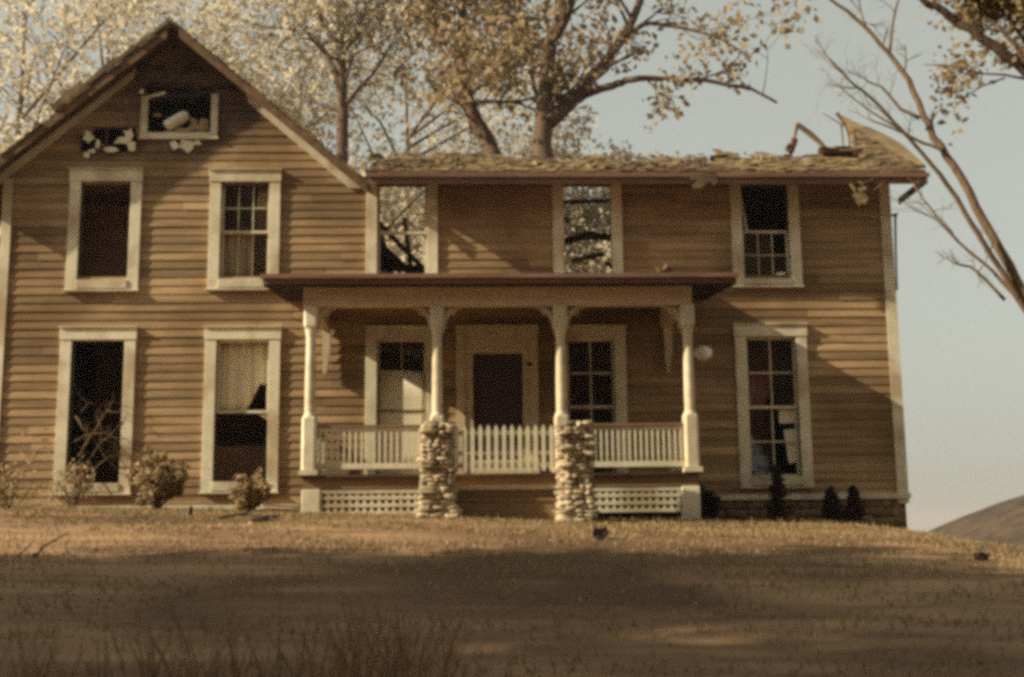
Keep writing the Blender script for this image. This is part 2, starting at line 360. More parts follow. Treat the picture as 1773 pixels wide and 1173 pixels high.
# ---- windows
def sash(par, x0, x1, z0, z1, cols, rows, y, glass=True, keep=None, st=.045, mt=.018, material=None):
    m = MB(); t = .035
    m.box(x0,x0+st,y,y+t,z0,z1); m.box(x1-st,x1,y,y+t,z0,z1); m.box(x0+st,x1-st,y+.001,y+t-.001,z0,z0+st); m.box(x0+st,x1-st,y+.001,y+t-.001,z1-st,z1)
    for i in range(1,cols):
        x = x0+st+(x1-x0-2*st)*i/cols; m.box(x-mt/2,x+mt/2,y+.004,y+t-.006,z0+st,z1-st)
    for j in range(1,rows):
        z = z0+st+(z1-z0-2*st)*j/rows
        for i in range(cols):
            a = x0+st+(x1-x0-2*st)*i/cols+mt/2; b = x0+st+(x1-x0-2*st)*(i+1)/cols-mt/2; m.box(a,b,y+.005,y+t-.007,z-mt/2,z+mt/2)
    m.build('sash', material or M['trim'], par)
    if glass:
        g = MB()
        for j in range(rows):
            for i in range(cols):
                if keep is not None and (i,j) not in keep: continue
                a = x0+st+(x1-x0-2*st)*i/cols; b = x0+st+(x1-x0-2*st)*(i+1)/cols; c = z0+st+(z1-z0-2*st)*j/rows; d = z0+st+(z1-z0-2*st)*(j+1)/rows
                g.v += [(a,y+.018,c),(b,y+.018,c),(b,y+.018,d),(a,y+.018,d)]; n = len(g.v)-4; g.f.append((n,n+1,n+2,n+3))
        g.build('pane', M['glass'], par)
def casing(k, cw=CW, hd=.21, bt=.17, tr='trim', head=True):
    x0, x1, z0, z1 = R[k]; m = MB(); y = -.062
    m.box(x0,x0+cw,y,-.003,z0,z1-hd+.002); m.box(x1-cw,x1,y,-.003,z0,z1-hd+.002)
    m.box(x0-.012,x1+.012,y-.012,-.003,z1-hd+.003,z1); m.box(x0-.03,x1+.03,y-.04,-.003,z1+.001,z1+.022)
    m.box(x0+cw+.001,x1-cw-.001,y-.02,.02,z0+.02,z0+bt); m.box(x0-.02,x1+.02,y-.03,-.003,z0-.03,z0-.001)
    # jambs set back in the wall
    m.box(x0+cw-.03,x0+cw,.0,.15,z0+bt,z1-hd); m.box(x1-cw,x1-cw+.03,.0,.15,z0+bt,z1-hd); m.box(x0+cw,x1-cw,.0,.15,z1-hd,z1-hd+.03)
    o = m.build('window', M[tr], house, bevel=.004)
    return o, (x0+cw, x1-cw, z0+bt, z1-hd)
def sheet(par, name, matl, fn, nx=14, nz=8):
    m = MB()
    for j in range(nz+1):
        for i in range(nx+1): m.v.append(fn(i/nx, j/nz))
    for j in range(nz):
        for i in range(nx): q = j*(nx+1)+i; m.f.append((q,q+1,q+nx+2,q+nx+1))
    o = m.build(name, matl, par, smooth=True); o.modifiers.new('s','SOLIDIFY').thickness = .006; return o
w, o = casing('U1'); w['label'] = 'empty upper window frame at the left with the sash gone'
w, o = casing('U2'); w['label'] = 'upper window with six panes above and a torn curtain below'
zm = PZ(424,401)
sash(w, o[0], o[1], zm-.02, o[3], 3, 2, .05, keep=[(0,0),(0,1),(1,1),(2,0),(1,0)]); sash(w, o[0], o[1], o[2], zm+.02, 3, 1, .088, keep=[(2,0)])
sheet(w, 'curtain', M['curtain'], lambda u,v: (o[0]+.02+(o[1]-o[0]-.04)*u, .16+.02*math.sin(u*26)+.01*math.sin(u*61+v*3), o[2]+.02+(zm-o[2]+.12*math.sin(u*3+.4))*v), 60, 6)
sheet(w, 'curtain', M['curtain'], lambda u,v: (o[1]-.02-.28*(1-v*.3)*u, .15+.02*math.sin(u*18), zm+(o[3]-zm)*v), 20, 6)
w, o = casing('U3'); w['label'] = 'roofless upper window through which sky and fallen rafters show'
sash(w, o[0], o[1], PZ(700,404), o[3], 1, 1, .05, glass=False); sash(w, o[0], o[1], o[2], PZ(700,400), 1, 1, .088, glass=False)
m = MB(); 
for a,b,wd in (((650,380),(745,478),.10),((700,378),(712,470),.09),((640,460),(760,470),.16),((735,330),(668,398),.035),((655,420),(740,500),.12),((652,450),(690,458),.22)):
    m.beam(P(a[0],a[1],1.4+random.random()), P(b[0],b[1],1.0+random.random()), wd, .05, up=(0,1,.2))
m.build('fallen_rafters', M['charboard'], house)
w, o = casing('U4'); w['label'] = 'roofless upper window crossed by charred boards'
m = MB()
for a,b,wd in (((975,350),(1060,348),.07),((972,420),(1030,405),.13),((1010,408),(1062,412),.14),((990,452),(1046,440),.08),((1050,455),(1080,480),.06),((970,372),(985,384),.06),((1056,380),(1062,392),.08)):
    m.beam(P(a[0],a[1],.5+.4*random.random()), P(b[0],b[1],.5+.4*random.random()), .05, wd, up=(0,0,1))
m.build('charred_boards', M['charboard'], house)
w, o = casing('U5', bt=.13); w['label'] = 'upper window at the right with its top sash gone and a loose stick'
zm = PZ(1320,398); sash(w, o[0], o[1], o[2], zm, 3, 2, .07, keep=[(0,0),(0,1),(1,0),(1,1),(2,0)])
m = MB(); m.beam(P(1281,335,.06), P(1293,400,.03), .035, .03); m.beam(P(1279,352,.1), P(1286,399,.08), .02, .02); m.build('loose_stick', M['trim'], w)
sheet(w, 'curtain', M['curtain'], lambda u,v: (o[0]+.05+(o[1]-o[0]-.35)*u, .25+.03*math.sin(u*19), o[2]+(zm-o[2]-.1)*v), 30, 4)
m = MB(); m.blob(P(1352,475,.02), (.07,.05,.03), 2, .4, 3); m.build('rag', M['white'], w)
w, o = casing('L1'); w['label'] = 'lower left window frame open to a dark room'
m = MB(); m.box(PX(300,800),PX(520,800),.9,.95,ZB,PZ(420,765)); m.build('fallen_plaster', M['plaster'], house)
w, o = casing('L2'); w['label'] = 'lower window with torn curtain above and empty sash below'
zm = PZ(420,712); sash(w, o[0], o[1], zm-.03, o[3], 2, 1, .05, keep=[])
def cur(u, v):
    x = o[0]+.02+(o[1]-o[0]-.04)*u; cut = .0 if u < .56 else min(.38, (u-.56)*1.5)
    zz = zm+.02+(o[3]-zm-.04)*(cut+(1-cut)*v); return (x, .14+.018*math.sin(u*22)+.01*math.sin(u*51), zz)
sheet(w, 'curtain', M['shade'], cur, 60, 8)
m = MB(); q = o[1]; m.poly([(q-.20,.1,zm-.04),(q,.1,zm-.04),(q,.1,zm-.18)], (0,.01,0)); m.build('torn_cloth', M['shade'], w)
w, o = casing('P1'); w['label'] = 'porch window with a pale shade pulled up from below'
zm = PZ(695,641); sash(w, o[0], o[1], PZ(695,711), o[3], 2, 2, .04, glass=True); 
sash(w, o[0], o[1], o[2], PZ(695,709), 1, 1, .078)
def shd(u, v):
    zt = zm-.10*max(0,u-.45)**1.2; return (o[0]+.01+(o[1]-o[0]-.02)*u, .036+.0*v, o[2]+.02+(zt-o[2]-.02)*v)
sheet(w, 'window_shade', M['shade'], shd, 10, 4)
m = MB(); m.box(o[0]+.002,o[1]-.002,.022,.032,PZ(695,713),PZ(695,710)); m.build('shade_rod', M['charboard'], w)
w, o = casing('P2'); w['label'] = 'porch window beside the door with dark panes'
zm = PZ(1022,706); sash(w, o[0], o[1], zm, o[3], 2, 2, .05, mt=.03); sash(w, o[0], o[1], o[2], zm+.03, 2, 2, .09, mt=.03)
m = MB(); m.box(o[0]+.05,o[0]+.3,.5,.52,PZ(1000,700),PZ(1000,655)); m.build('curtain', M['plaster'], w)
w, o = casing('L5'); w['label'] = 'lower right window with old panes and a white board behind it'
zm = PZ(1338,705); sash(w, o[0], o[1], zm-.02, o[3], 2, 2, .05, keep=[(0,1),(1,0),(1,1)], mt=.024); sash(w, o[0], o[1], o[2], zm+.02, 2, 2, .09, keep=[(0,0),(0,1)], mt=.024)
m = MB(); m.box(PX(1352,715),PX(1383,715),.135,.15,PZ(1366,732),PZ(1366,708)); m.poly([P(1357,745,.135),P(1382,742,.135),P(1386,800,.135),P(1366,803,.135)][::-1], (0,.012,0)); m.build('white_board', M['white'], w)  # white patches set behind the right-hand panes
sheet(w, 'curtain', M['plaster'], lambda u,v: (o[0]+.02+(.62 if v > .5 else .34)*u, .3+.03*math.sin(u*20), o[2]+(o[3]-o[2])*v), 20, 4)  # lighter sheet behind the glass, stands in for tree reflections in the panes

# attic window frame
m = MB(); x0,x1,z0,z1 = AW; y=-.055
m.box(x0,x0+.12,y,-.002,z0,z1-.1); m.box(x1-.12,x1,y,-.002,z0,z1-.05); m.box(x0+.121,x1-.121,y,.0,z0,z0+.08); m.box(x0-.02,x1+.02,y-.02,-.002,z0-.035,z0-.002)
m.beam((x0+.1,-.04,z1-.12),(x0+.42,-.03,z1-.02),.03,.05)
w = m.build('attic_window', M['trim'], house); w['label'] = 'small broken attic window frame without its head'
# scorched studs and gaps above the attic window, splinters round the burnt holes
m = MB()
for a in (268,300,332,360): m = MB(); m.beam(P(a,178,.02),P(a+3,120,.03),.05,.04); m.build('scorched_stud', M['char'], house)
for a,b in (((250,172),(372,160)),((256,146),(350,150))): m = MB(); m.beam(P(*a,-.02),P(*b,-.015),.03,.10,up=(0,0,1)); m.build('scorched_board', M['char'], house)
for i in range(18):
    a = random.uniform(235,400); b = random.uniform(80,165)
    if abs(a-300) < (b-50)*.9: m = MB(); m.beam(P(a,b,-.04),P(a+random.uniform(-22,22),b+random.uniform(-5,9),-.05),.02,random.uniform(.03,.09),up=(0,0,1)); m.build('scorched_board', M['char'], house)
m = MB()
for c,r in (((153,238),(.10,.06,.12)),((170,250),(.05,.05,.10)),((212,243),(.16,.06,.09)),((222,232),(.10,.07,.10)),((192,258),(.14,.05,.05)),((160,262),(.07,.05,.05)),((150,268),(.05,.05,.08)),((228,255),(.12,.04,.09)),((245,158),(.06,.05,.06)),((322,252),(.18,.035,.12)),((300,250),(.10,.03,.10)),((340,248),(.10,.03,.06))):
    m = MB(); cc = P(*c,-.04-random.uniform(0,.05)); k_ = 9; t0 = random.uniform(0,PI); tl = random.uniform(-.5,.5)
    ol = [cc+Vector((math.cos(t0+2*PI*q/k_)*r[0]*f_, math.sin(t0+2*PI*q/k_)*r[2]*f_*tl*.3, math.sin(t0+2*PI*q/k_)*r[2]*f_)) for q in range(k_) for f_ in (random.uniform(.45,1.25),)]
    m.poly(ol, (0,.012,0)); m.build('torn_insulation', M['shade'], house)

# ---- roofs
def gable_roof():
    T = .13; YF, YB = -.42, 8.4
    o = []
    for s in (-1, 1):
        xe = foot.x-AX+.02 if s > 0 else foot.x-AX+.15
        m = MB(); n = 26
        # laid as courses of shingles
        L_ = math.hypot(xe, TANG*xe); nrm = Vector((s*TANG,0,1)).normalized()
        for k in range(n):
            a0 = k/n; a1 = (k+1)/n
            for q in range(16):
                ya = YF+(YB-YF)*q/16+ (.0 if q == 0 else random.uniform(-.03,.03)); yb = YF+(YB-YF)*(q+1)/16
                j = random.uniform(-.006,.012)
                if q == 0: ya += random.uniform(-.035,.03)
                pA = Vector((AX+s*xe*a0,0,apex.z-TANG*xe*a0)); pB = Vector((AX+s*xe*a1,0,apex.z-TANG*xe*a1))
                d0 = nrm*(.012+j); d1 = nrm*(.045+j)
                A = [pA, pB]; 
                lo = [Vector((p.x,yy,p.z)) for p,yy in ((pA,ya),(pB,ya),(pB,yb),(pA,yb))]
                hi = [lo[0]+d0, lo[1]+d1, lo[2]+d1, lo[3]+d0]
                if s < 0: lo = lo[::-1]; hi = hi[::-1]
                m.hexa(lo+hi)
        # thicker ragged layer of old shingles left on the upper part of the left slope
        if s < 0:
            for q in range(30):
                a0 = q/30*.55; a1 = (q+1)/30*.55; th = random.uniform(.05,.10)+(.07 if q > 21 else 0)
                pA = Vector((AX+s*xe*a0,YF-.02,apex.z-TANG*xe*a0))+nrm*.05; pB = Vector((AX+s*xe*a1,YF-.02,apex.z-TANG*xe*a1))+nrm*.05
                m.hexa([pB,pA,pA+Vector((0,1.6,0)),pB+Vector((0,1.6,0)),pB+nrm*th,pA+nrm*th,pA+nrm*th+Vector((0,1.6,0)),pB+nrm*th+Vector((0,1.6,0))])
        rf = m.build('roof', M['shingle'], house)
        m = MB(); a = Vector((AX,0,apex.z)); b = Vector((AX+s*xe,0,apex.z-TANG*xe))
        dn = Vector((0,0,-.06)); m.hexa([p for p in ((a.x,YF+.03,a.z-.07),(b.x,YF+.03,b.z-.07),(b.x,YB,b.z-.07),(a.x,YB,a.z-.07),(a.x,YF+.03,a.z-.003),(b.x,YF+.03,b.z-.003),(b.x,YB,b.z-.003),(a.x,YB,a.z-.003))] if s > 0 else
               [p for p in ((b.x,YF+.03,b.z-.07),(a.x,YF+.03,a.z-.07),(a.x,YB,a.z-.07),(b.x,YB,b.z-.07),(b.x,YF+.03,b.z-.003),(a.x,YF+.03,a.z-.003),(a.x,YB,a.z-.003),(b.x,YB,b.z-.003))])
        m.build('roof_deck', M['charboard'], rf)
        # rake board on the edge
        m = MB(); segs = 5
        for q in range(segs):
            u0 = .03+q/segs*.97; u1 = .03+(q+1)/segs*.97; pa = a.lerp(b,u0); pb = a.lerp(b,u1); jj = random.uniform(-.008,.008)
            hw = .17
            m.poly([(pa.x,YF,pa.z-.01),(pb.x,YF,pb.z-.01),(pb.x,YF,pb.z-hw+jj),(pa.x,YF,pa.z-hw+jj)] if s > 0 else [(pb.x,YF,pb.z-.01),(pa.x,YF,pa.z-.01),(pa.x,YF,pa.z-hw+jj),(pb.x,YF,pb.z-hw+jj)], (0,.028,0))
        m.build('rake_board', M['rakewood'], house)
        # frieze on the wall under the rake (burnt away near the top)
        m = MB(); u0 = .36 if s > 0 else .20; f0 = .085; f1 = .30
        pa = a.lerp(b,u0); pb = a.lerp(b,.965 if s > 0 else .93)
        ol = [(pa.x,-.05,pa.z-f0),(pb.x,-.05,pb.z-f0),(pb.x-s*.22,-.05,pb.z-f0),(pa.x+s*.05,-.05,pa.z-f1+.02)]
        m.poly(ol if s > 0 else ol[::-1], (0,.02,0)); m.build('frieze_board', M['trim'], house)
gable_roof()
# long wing: sloping remains of the front roof
PT = .555
YE = -.66; ZEV = PZ(1080, 303, YE)
def RP(px, py):
    """point of the long wing's front roof slope seen at this pixel"""
    d = ray(px, py); # z = ZEV + PT*(y-YE)
    n = Vector((0,-PT,1)); q = Vector((0,YE,ZEV)); return CAM+d*((q-CAM).dot(n)/d.dot(n))
def long_roof():
    xe = PX(1604,300,YE); x0 = PX(638,300,YE)
    top = [(641,287),(650,280),(668,276),(690,279),(705,274),(730,276),(752,277),(758,270),(775,268),(800,272),(830,270),(850,275),(880,276),(920,278),(945,281),(968,283),(990,279),(1020,276),(1050,279),(1062,284),(1085,283),(1110,284),(1140,283),(1165,277),(1190,281),(1212,279),(1236,284),(1243,268),(1252,264),(1270,270),(1290,276),(1310,274),(1330,270),(1350,276),(1375,279),(1400,276),(1420,274),(1440,270),(1462,268),(1470,266),(1484,262),(1480,240),(1468,222),(1455,205),(1449,196),(1466,204),(1484,213),(1506,221),(1528,231),(1545,240),(1560,249),(1582,268),(1603,287)]
    ptz = [RP(x,y) for x,y in top]
    n = Vector((0,-PT,1)).normalized()
    m = MB()
    for a, b in zip(ptz, ptz[1:]):
        if b.x <= a.x: continue
        def col(p, q):
            p = p.copy(); q = q.copy(); p.x = min(p.x,xe-.01); q.x = min(q.x,xe)
            A = Vector((p.x,YE,ZEV)); B = Vector((q.x,YE,ZEV))
            m.hexa([A-n*.035, B-n*.035, q-n*.02, p-n*.02, A+n*.0, B+n*.0, q+n*.0, p+n*.0])
        # overhanging tip of the sagging patch: keep columns monotone in x
        col(a, b)
    rf = m.build('roof', M['charboard'], house); rf['label'] = 'burned strip of the front roof slope with a ragged upper edge'
    # ragged sagging patch and shingle courses
    sh = MB()
    def top_at(x):
        for a,b in zip(ptz, ptz[1:]):
            if a.x <= x <= b.x and b.x > a.x: return a.lerp(b,(x-a.x)/(b.x-a.x)).y
        return YE+.7
    y = YE-.04; r = 0
    while y < 9:
        x = x0+random.uniform(0,.2)
        while x < xe:
            w_ = random.uniform(.09,.20); xm = x+w_/2; lim = top_at(xm)
            if y < lim-.05+random.uniform(-.12,.10) and xm < xe and random.random() > .05:
                zz = ZEV+PT*(y-YE); l = .22+random.uniform(-.03,.05); t = random.uniform(-.015,.03); k = random.uniform(0,.03)
                sh.hexa([(x,y,zz+.035+k),(x+w_-.012,y,zz+.035+k+t*.4),(x+w_-.012,y+l,zz+PT*l+.012+k),(x,y+l,zz+PT*l+.012+k),(x,y,zz+.055+k),(x+w_-.012,y,zz+.055+k+t*.4),(x+w_-.012,y+l,zz+PT*l+.03+k),(x,y+l,zz+PT*l+.03+k)])
            x += w_
        y += .14; r += 1
    # heaps of loose shingles and splinters along the strip
    for i in range(300):
        px = random.choice((random.uniform(640,800),random.uniform(950,1230),random.uniform(640,1500))); py = random.uniform(272,298); p = RP(px,py)+n*random.uniform(.04,.10)
        a = random.uniform(0,PI); l = random.uniform(.03,.11); d = Vector((math.cos(a),math.sin(a)*.8,math.sin(a)*.5+random.uniform(-.25,.25)))*l
        sh.beam(p-d, p+d, random.uniform(.03,.09), .012, up=n, roll=random.uniform(-.6,.6))
    sh.build('shingles', M['shingle'], rf)
    # fascia, crown strip and soffit
    m = MB(); m.box(x0,xe,YE-.03,YE-.002,ZEV-.17,ZEV-.03); m.box(x0-.02,xe+.03,YE-.075,YE-.032,ZEV-.055,ZEV+.02); m.build('fascia', M['roofmetal'], house)
    m = MB(); m.box(x0,xe,YE,.0,ZE+.01,ZE+.03); m.build('soffit', M['rakewood'], house)
    m = MB(); m.box(xe-.04,xe,YE+.002,.7,ZEV-.16,ZEV-.04); m.build('rake_board', M['rakewood'], house)
    m = MB(); m.box(x0+.1,PX(1262,318,-.04),-.055,-.034,ZE-.10,ZE+.005); m.build('frieze_board', M['rakewood'], house)
    # broken rafters that stand above the roof
    def raf(pts, w_, mt='rakewood'):
        q = MB()
        for (a, b) in zip(pts, pts[1:]): q.beam(RP(*a[:2])+Vector((0,a[2],0)), RP(*b[:2])+Vector((0,b[2],0)), w_, w_*1.3)
        return q.build('rafter', M[mt], rf)
    base = RP(1375,279)
    def up(px,py,Y): return P(px,py,Y)
    for seq, w_, mt in ((((1366,278),(1372,255),(1376,236),(1381,214)),.07,'rakewood'),(((1381,216),(1402,232),(1418,246),(1436,268)),.11,'shingle'),
                        (((1461,268),(1459,240),(1456,214)),.035,'rakewood'),(((1472,268),(1470,238),(1462,212)),.035,'rakewood'),(((1484,270),(1482,250),(1478,224)),.04,'rakewood'),(((1449,196),(1462,214)),.08,'shingle')):
        q = MB(); q.tube([up(a,b,base.y+.15) for a,b in seq], [w_*.5*random.uniform(.8,1.25) for _ in seq], 5); q.build('rafter', M[mt], rf)
    q = MB()
    for c, r_ in (((1368,256),(.09,.07,.07)),((1375,247),(.06,.05,.06)),((1363,272),(.10,.06,.035)),((1247,272),(.16,.1,.06)),((1440,262),(.22,.12,.05)),((1462,262),(.25,.15,.05))):
        q = MB(); q.blob(up(*c,base.y+.1), r_, 2, .6, random.random()*50); q.build('charred_lump', M['rakewood'], rf)
    # sagging patch of shingled roof at the right end, seen beyond the gap
    q = MB(); ol = [(1449,196),(1466,204),(1484,213),(1506,221),(1528,231),(1545,240),(1560,249),(1582,268),(1603,287),(1540,287),(1484,272),(1482,262),(1476,240),(1462,216)]
    q.poly([RP(a,b)+n*.001 for a,b in ol][::-1], -n*.05); q.build('sagging_roof_patch', M['shingle'], rf)
    # debris hanging from the eave
    q = MB()
    for (a,b,wd) in (((1196,308),(1240,302),.10),((1200,324),(1232,308),.09),((1222,300),(1240,318),.12),((1206,322),(1222,312),.14)):
        q.beam(P(*a,YE-.08), P(*b,YE-.07), wd, .02, up=(0,1,0))
    q.build('hanging_shingles', M['shingle'], rf)
    q = MB()
    for (a,b,wd) in (((1470,304),(1495,320),.05),((1468,312),(1480,330),.05),((1480,330),(1500,326),.05),((1500,312),(1486,345),.04),((1492,318),(1540,300),.035),((1512,330),(1545,303),.025),((1478,336),(1500,350),.10),((1484,352),(1500,338),.12),((1462,300),(1512,308),.05),((1505,306),(1490,334),.05)):
        q.beam(P(*a,YE-.05+random.uniform(-.03,.06)), P(*b,YE-.05), wd, .02, up=(0,1,0))
    q.build('hanging_boards', M['shingle'], rf)
long_roof()
m = MB(); m.tube([P(1545,374,-.05),P(1552,371,-.06),P(1550,380,-.06),P(1551,440,-.05),P(1553,503,-.04)], [.035,.04,.022,.02,.018], 7); m.build('downspout', M['rakewood'], house)

# ---- porch
YP = -2.1
def porch():
    zfl = ZFL; beam0 = PZ(860,531,YP); beam1 = PZ(860,494,YP)
    # floor
    xa, xb = PX(521,821,YP), PX(1211,818,YP)
    m = MB(); x = xa
    while x < xb-.01: w_ = min(.13, xb-x); m.box(x, x+w_-.004, YP-.12, -.035, zfl-.035, zfl); x += w_
    m.build('porch_floor', M['floorwood'], house)
    m = MB(); m.box(xa+.03,xb-.03,YP-.07,YP-.04,zfl-.215,zfl-.037); m.box(xa+.03,xa+.06,YP-.039,-.04,zfl-.215,zfl-.037); m.box(xb-.06,xb-.03,YP-.039,-.04,zfl-.215,zfl-.037); m.build('porch_skirt', M['skirt'], house)
    # roof
    ra, rb = PX(455,482,YP-.38), PX(1275,484,YP-.38); yf = YP-.38; zr = PZ(860,477,yf); th = .13
    m = MB(); m.hexa([(ra,yf,zr-th),(rb,yf,zr-th),(rb,-.01,zr+.10),(ra,-.01,zr+.10),(ra,yf,zr),(rb,yf,zr),(rb,-.01,zr+.28),(ra,-.01,zr+.28)]); 
    pr = m.build('porch_roof', M['roofmetal'], house)
    m = MB(); m.box(ra-.04,rb+.04,yf-.06,yf-.002,zr-.045,zr+.022); m.build('roof_edge', M['roofmetal'], pr)
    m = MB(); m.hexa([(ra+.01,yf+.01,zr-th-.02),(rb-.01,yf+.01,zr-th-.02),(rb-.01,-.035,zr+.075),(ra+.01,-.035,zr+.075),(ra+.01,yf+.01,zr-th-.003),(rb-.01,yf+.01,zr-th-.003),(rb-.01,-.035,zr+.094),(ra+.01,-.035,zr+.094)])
    m.build('porch_ceiling', M['char'], pr)  # ceiling coloured near black to deepen the shade under the porch roof
    # beams
    pa, pb = PX(537,520,YP), PX(1186,520,YP)
    m = MB(); m.box(pa-.1,pb+.1,YP-.085,YP+.085,beam0,beam1+.02)
    k_ = MB(); k_.box(pa-.12,pb+.12,YP-.13,YP-.087,beam1-.045,beam1+.01); k_.build('beam_moulding', M['porchtrim'], house)
    m.box(pa-.085,pa+.085,YP+.086,-.07,beam0,beam1+.02); m.box(pb-.085,pb+.085,YP+.086,-.07,beam0,beam1+.02); m.build('porch_beam', M['beamtrim'], house)
    # posts
    def post(x, lw):
        m = MB(); w_ = lw; b = .115
        prof = [(0,b,1),(.88,b,1),(.93,b*.86,0),(.97,b*.70,0),(1.3,b*.72,0),(1.75,b*.66,0),(2.15,b*.62,0),(2.28,b*.80,0),(2.34,b*.95,1),(beam0-zfl,b*.98,1)]
        base = len(m.v); N_ = 16
        for (z,r,sq) in prof:
            for k in range(N_):
                t = 2*PI*(k+.5)/N_; c, s_ = math.cos(t), math.sin(t)
                q = (1/max(abs(c),abs(s_))) if sq else 1/max(abs(c),abs(s_),(abs(c)+abs(s_))*.72)
                m.v.append((x+c*r*q, YP+s_*r*q, zfl+z))
        for i in range(len(prof)-1):
            for k in range(N_): q = base+i*N_; m.f.append((q+k,q+(k+1)%N_,q+N_+(k+1)%N_,q+N_+k))
        m.box(x-b-.03,x+b+.03,YP-b-.03,YP+b+.03,zfl+.001,zfl+.08)
        return m.build('porch_post', M['porchtrim' if lw else 'trim'], house)
    def bracket(par, x, s, full=True):
        m = MB(); R_ = .33; zt = beam0-.002; c = (x+s*.11, zt-.42)
        # an arc from the post up to the beam, with a scroll and spokes between
        n = 12; pts = []
        for i in range(n+1):
            t = i/n*PI/2; pts.append(Vector((x+s*(.10+.28*(1-math.cos(t))), YP, zt-.36+.35*math.sin(t))))
        for a, b in zip(pts, pts[1:]): m.beam(a, b+(b-a)*.15, .06, .06, up=(0,0,1))
        m.beam((x+s*.11,YP,zt-.06),pts[6],.04,.022)
        cc = Vector((x+s*.235,YP,zt-.07)); ring = [cc+Vector((math.cos(t)*.055,0,math.sin(t)*.055)) for t in np.linspace(0,2*PI,13)]
        m.tube(ring, .014, 5, cap=False)
        if full: m.poly([(x+s*.10,YP-.016,zt-.22),(x+s*.10,YP-.016,zt-.46),(x+s*.135,YP-.016,zt-.22)][::s], (0,.03,0))
        m.build('bracket', M['porchtrim'], par)
    xs = [PX(537,690,YP), PX(757,640,YP), PX(971,640,YP), PX(1194,690,YP)]
    for i, x in enumerate(xs):
        p = post(x, i not in (0,))
        if i < 3: bracket(p, x, 1)
        if i > 0: bracket(p, x, -1, True)
    # carved brackets that hang where the side beams meet the wall
    for x, s in ((xs[0],1),(xs[3],-1)):
        m = MB(); z = beam0; m.poly([(x-.06,-.08,z),(x+.09,-.08,z),(x+.08,-.08,z-.45),(x+.015,-.08,z-.82),(x-.03,-.08,z-.80),(x-.05,-.08,z-.40)], (0,-.09,0)); m.build('wall_bracket', M['porchtrim'], house)
    # railings
    zt, zb_ = PZ(640,739,YP), PZ(640,811,YP)
    def rail(a, b, n):
        a = Vector(a); b = Vector(b); tr = MB(); tr.beam(a+Vector((0,0,zt)), b+Vector((0,0,zt)), .085, .04); m = MB(); m.beam(a+Vector((0,0,zt-.055)), b+Vector((0,0,zt-.055)), .04, .045)
        m.beam(a+Vector((0,0,zb_+.03)), b+Vector((0,0,zb_+.03)), .05, .085)
        r = m.build('railing', M['trim'], house); tr.build('top_rail', M['skirt'], r); q = MB(); q.box(-.019,.019,-.019,.019,zb_+.074,zt-.079); p0 = None
        for i in range(n):
            p = a.lerp(b,(i+.5)/n)
            if p0 is None: p0 = q.build('baluster', M['trim'], r); c = p0; o_ = c.location.copy()
            else: c = p0.copy(); COL.objects.link(c); c.parent = r
            c.location = o_+Vector((p.x,p.y,0))
    rail((xs[0]+.12,YP,0),(xs[1]-.12,YP,0),19); rail((xs[2]+.12,YP,0),(xs[3]-.12,YP,0),20)
    rail((xs[0],YP+.12,0),(xs[0],-.07,0),17); rail((xs[3],YP+.12,0),(xs[3],-.07,0),17)
    # lattice under the floor
    for (a,b) in ((553,742),(985,1183)):
        x0,x1 = PX(a,865,YP),PX(b,865,YP); z1 = zfl-.225; z0 = PZ(860,884,YP); m = MB(); x = x0
        while x < x1: m.box(x,x+.05,YP-.055,YP-.04,z0,z1); x += .112
        z = z1-.055
        m.box(x0,x1,YP-.0625,YP-.0555,z1-.06,z1-.001); z = z1-.155
        while z > z0-.1: m.box(x0,x1,YP-.0625,YP-.0555,z,z+.055); z -= .115
        m.build('lattice', M['trim'], house)
    for (a,b) in ((523,555),(1180,1211)):
        x0,x1 = PX(a,865,YP),PX(b,865,YP); m = MB(); m.box(x0,x1,YP-.08,YP+.2,PZ(860,900,YP)-.3,zfl-.22); m.build('porch_pier', M['trim'], house, bevel=.01)
    m = MB(); m.box(xa+.1,xb-.1,YP+.25,YP+.3,zfl-1,zfl-.04); m.build('porch_underside', M['char'], house)  # dark sheet behind the lattice, stands in for shade under the porch
    # steps
    s0, s1 = PX(788,860,YP), PX(966,860,YP); m = MB(); m.box(s0,s1,YP-.36,YP-.075,zfl-.26,zfl-.21); m.build('porch_step', M['beamtrim'], house); m = MB()
    m.box(s0,s1,YP-.66,YP-.37,zfl-.44,zfl-.40); m.box(s0+.02,s1-.02,YP-.34,YP-.30,zfl-.60,zfl-.241); m.box(s0+.02,s1-.02,YP-.64,YP-.60,zfl-.9,zfl-.441)
    m.build('porch_steps', M['skirt'], house)
    # door
    m = MB(); x0,x1,z1 = DX0,DX1,DZ1; z0 = zfl
    m.box(x0,x0+.15,-.065,-.003,z0,z1-.16); m.box(x1-.15,x1,-.065,-.003,z0,z1-.16); m.box(x0-.01,x1+.01,-.075,-.003,z1-.159,z1)
    fr = m.build('door', M['doortrim'], house); fr['label'] = 'wide cream front door with a dark screen panel'
    dx0,dx1 = x0+.151,x1-.151; g0,g1 = PX(819,670),PX(905,670); gt = PZ(860,613); gb = z0+.95
    m = MB(); m.box(dx0,g0,-.045,.0,z0,z1-.161); m.box(g1,dx1,-.045,.0,z0,z1-.161); m.box(g0,g1,-.043,.0,gt,z1-.161); m.box(g0,g1,-.043,.0,z0,z0+.35); m.build('door_frame', M['doortrim'], fr)
    m = MB(); m.box(g0-.01,g1+.01,.005,.02,z0,gt+.05); m.build('screen', M['screen'], fr)
    m = MB(); m.blob(P(917,631,-.06),(.035,.03,.04),2,.1,1); m.build('door_bell', M['dark'], fr)
    m = MB(); m.blob(P(804,716,-.07),(.025,.03,.03),2,.1,1); m.build('door_knob', M['dark'], fr)
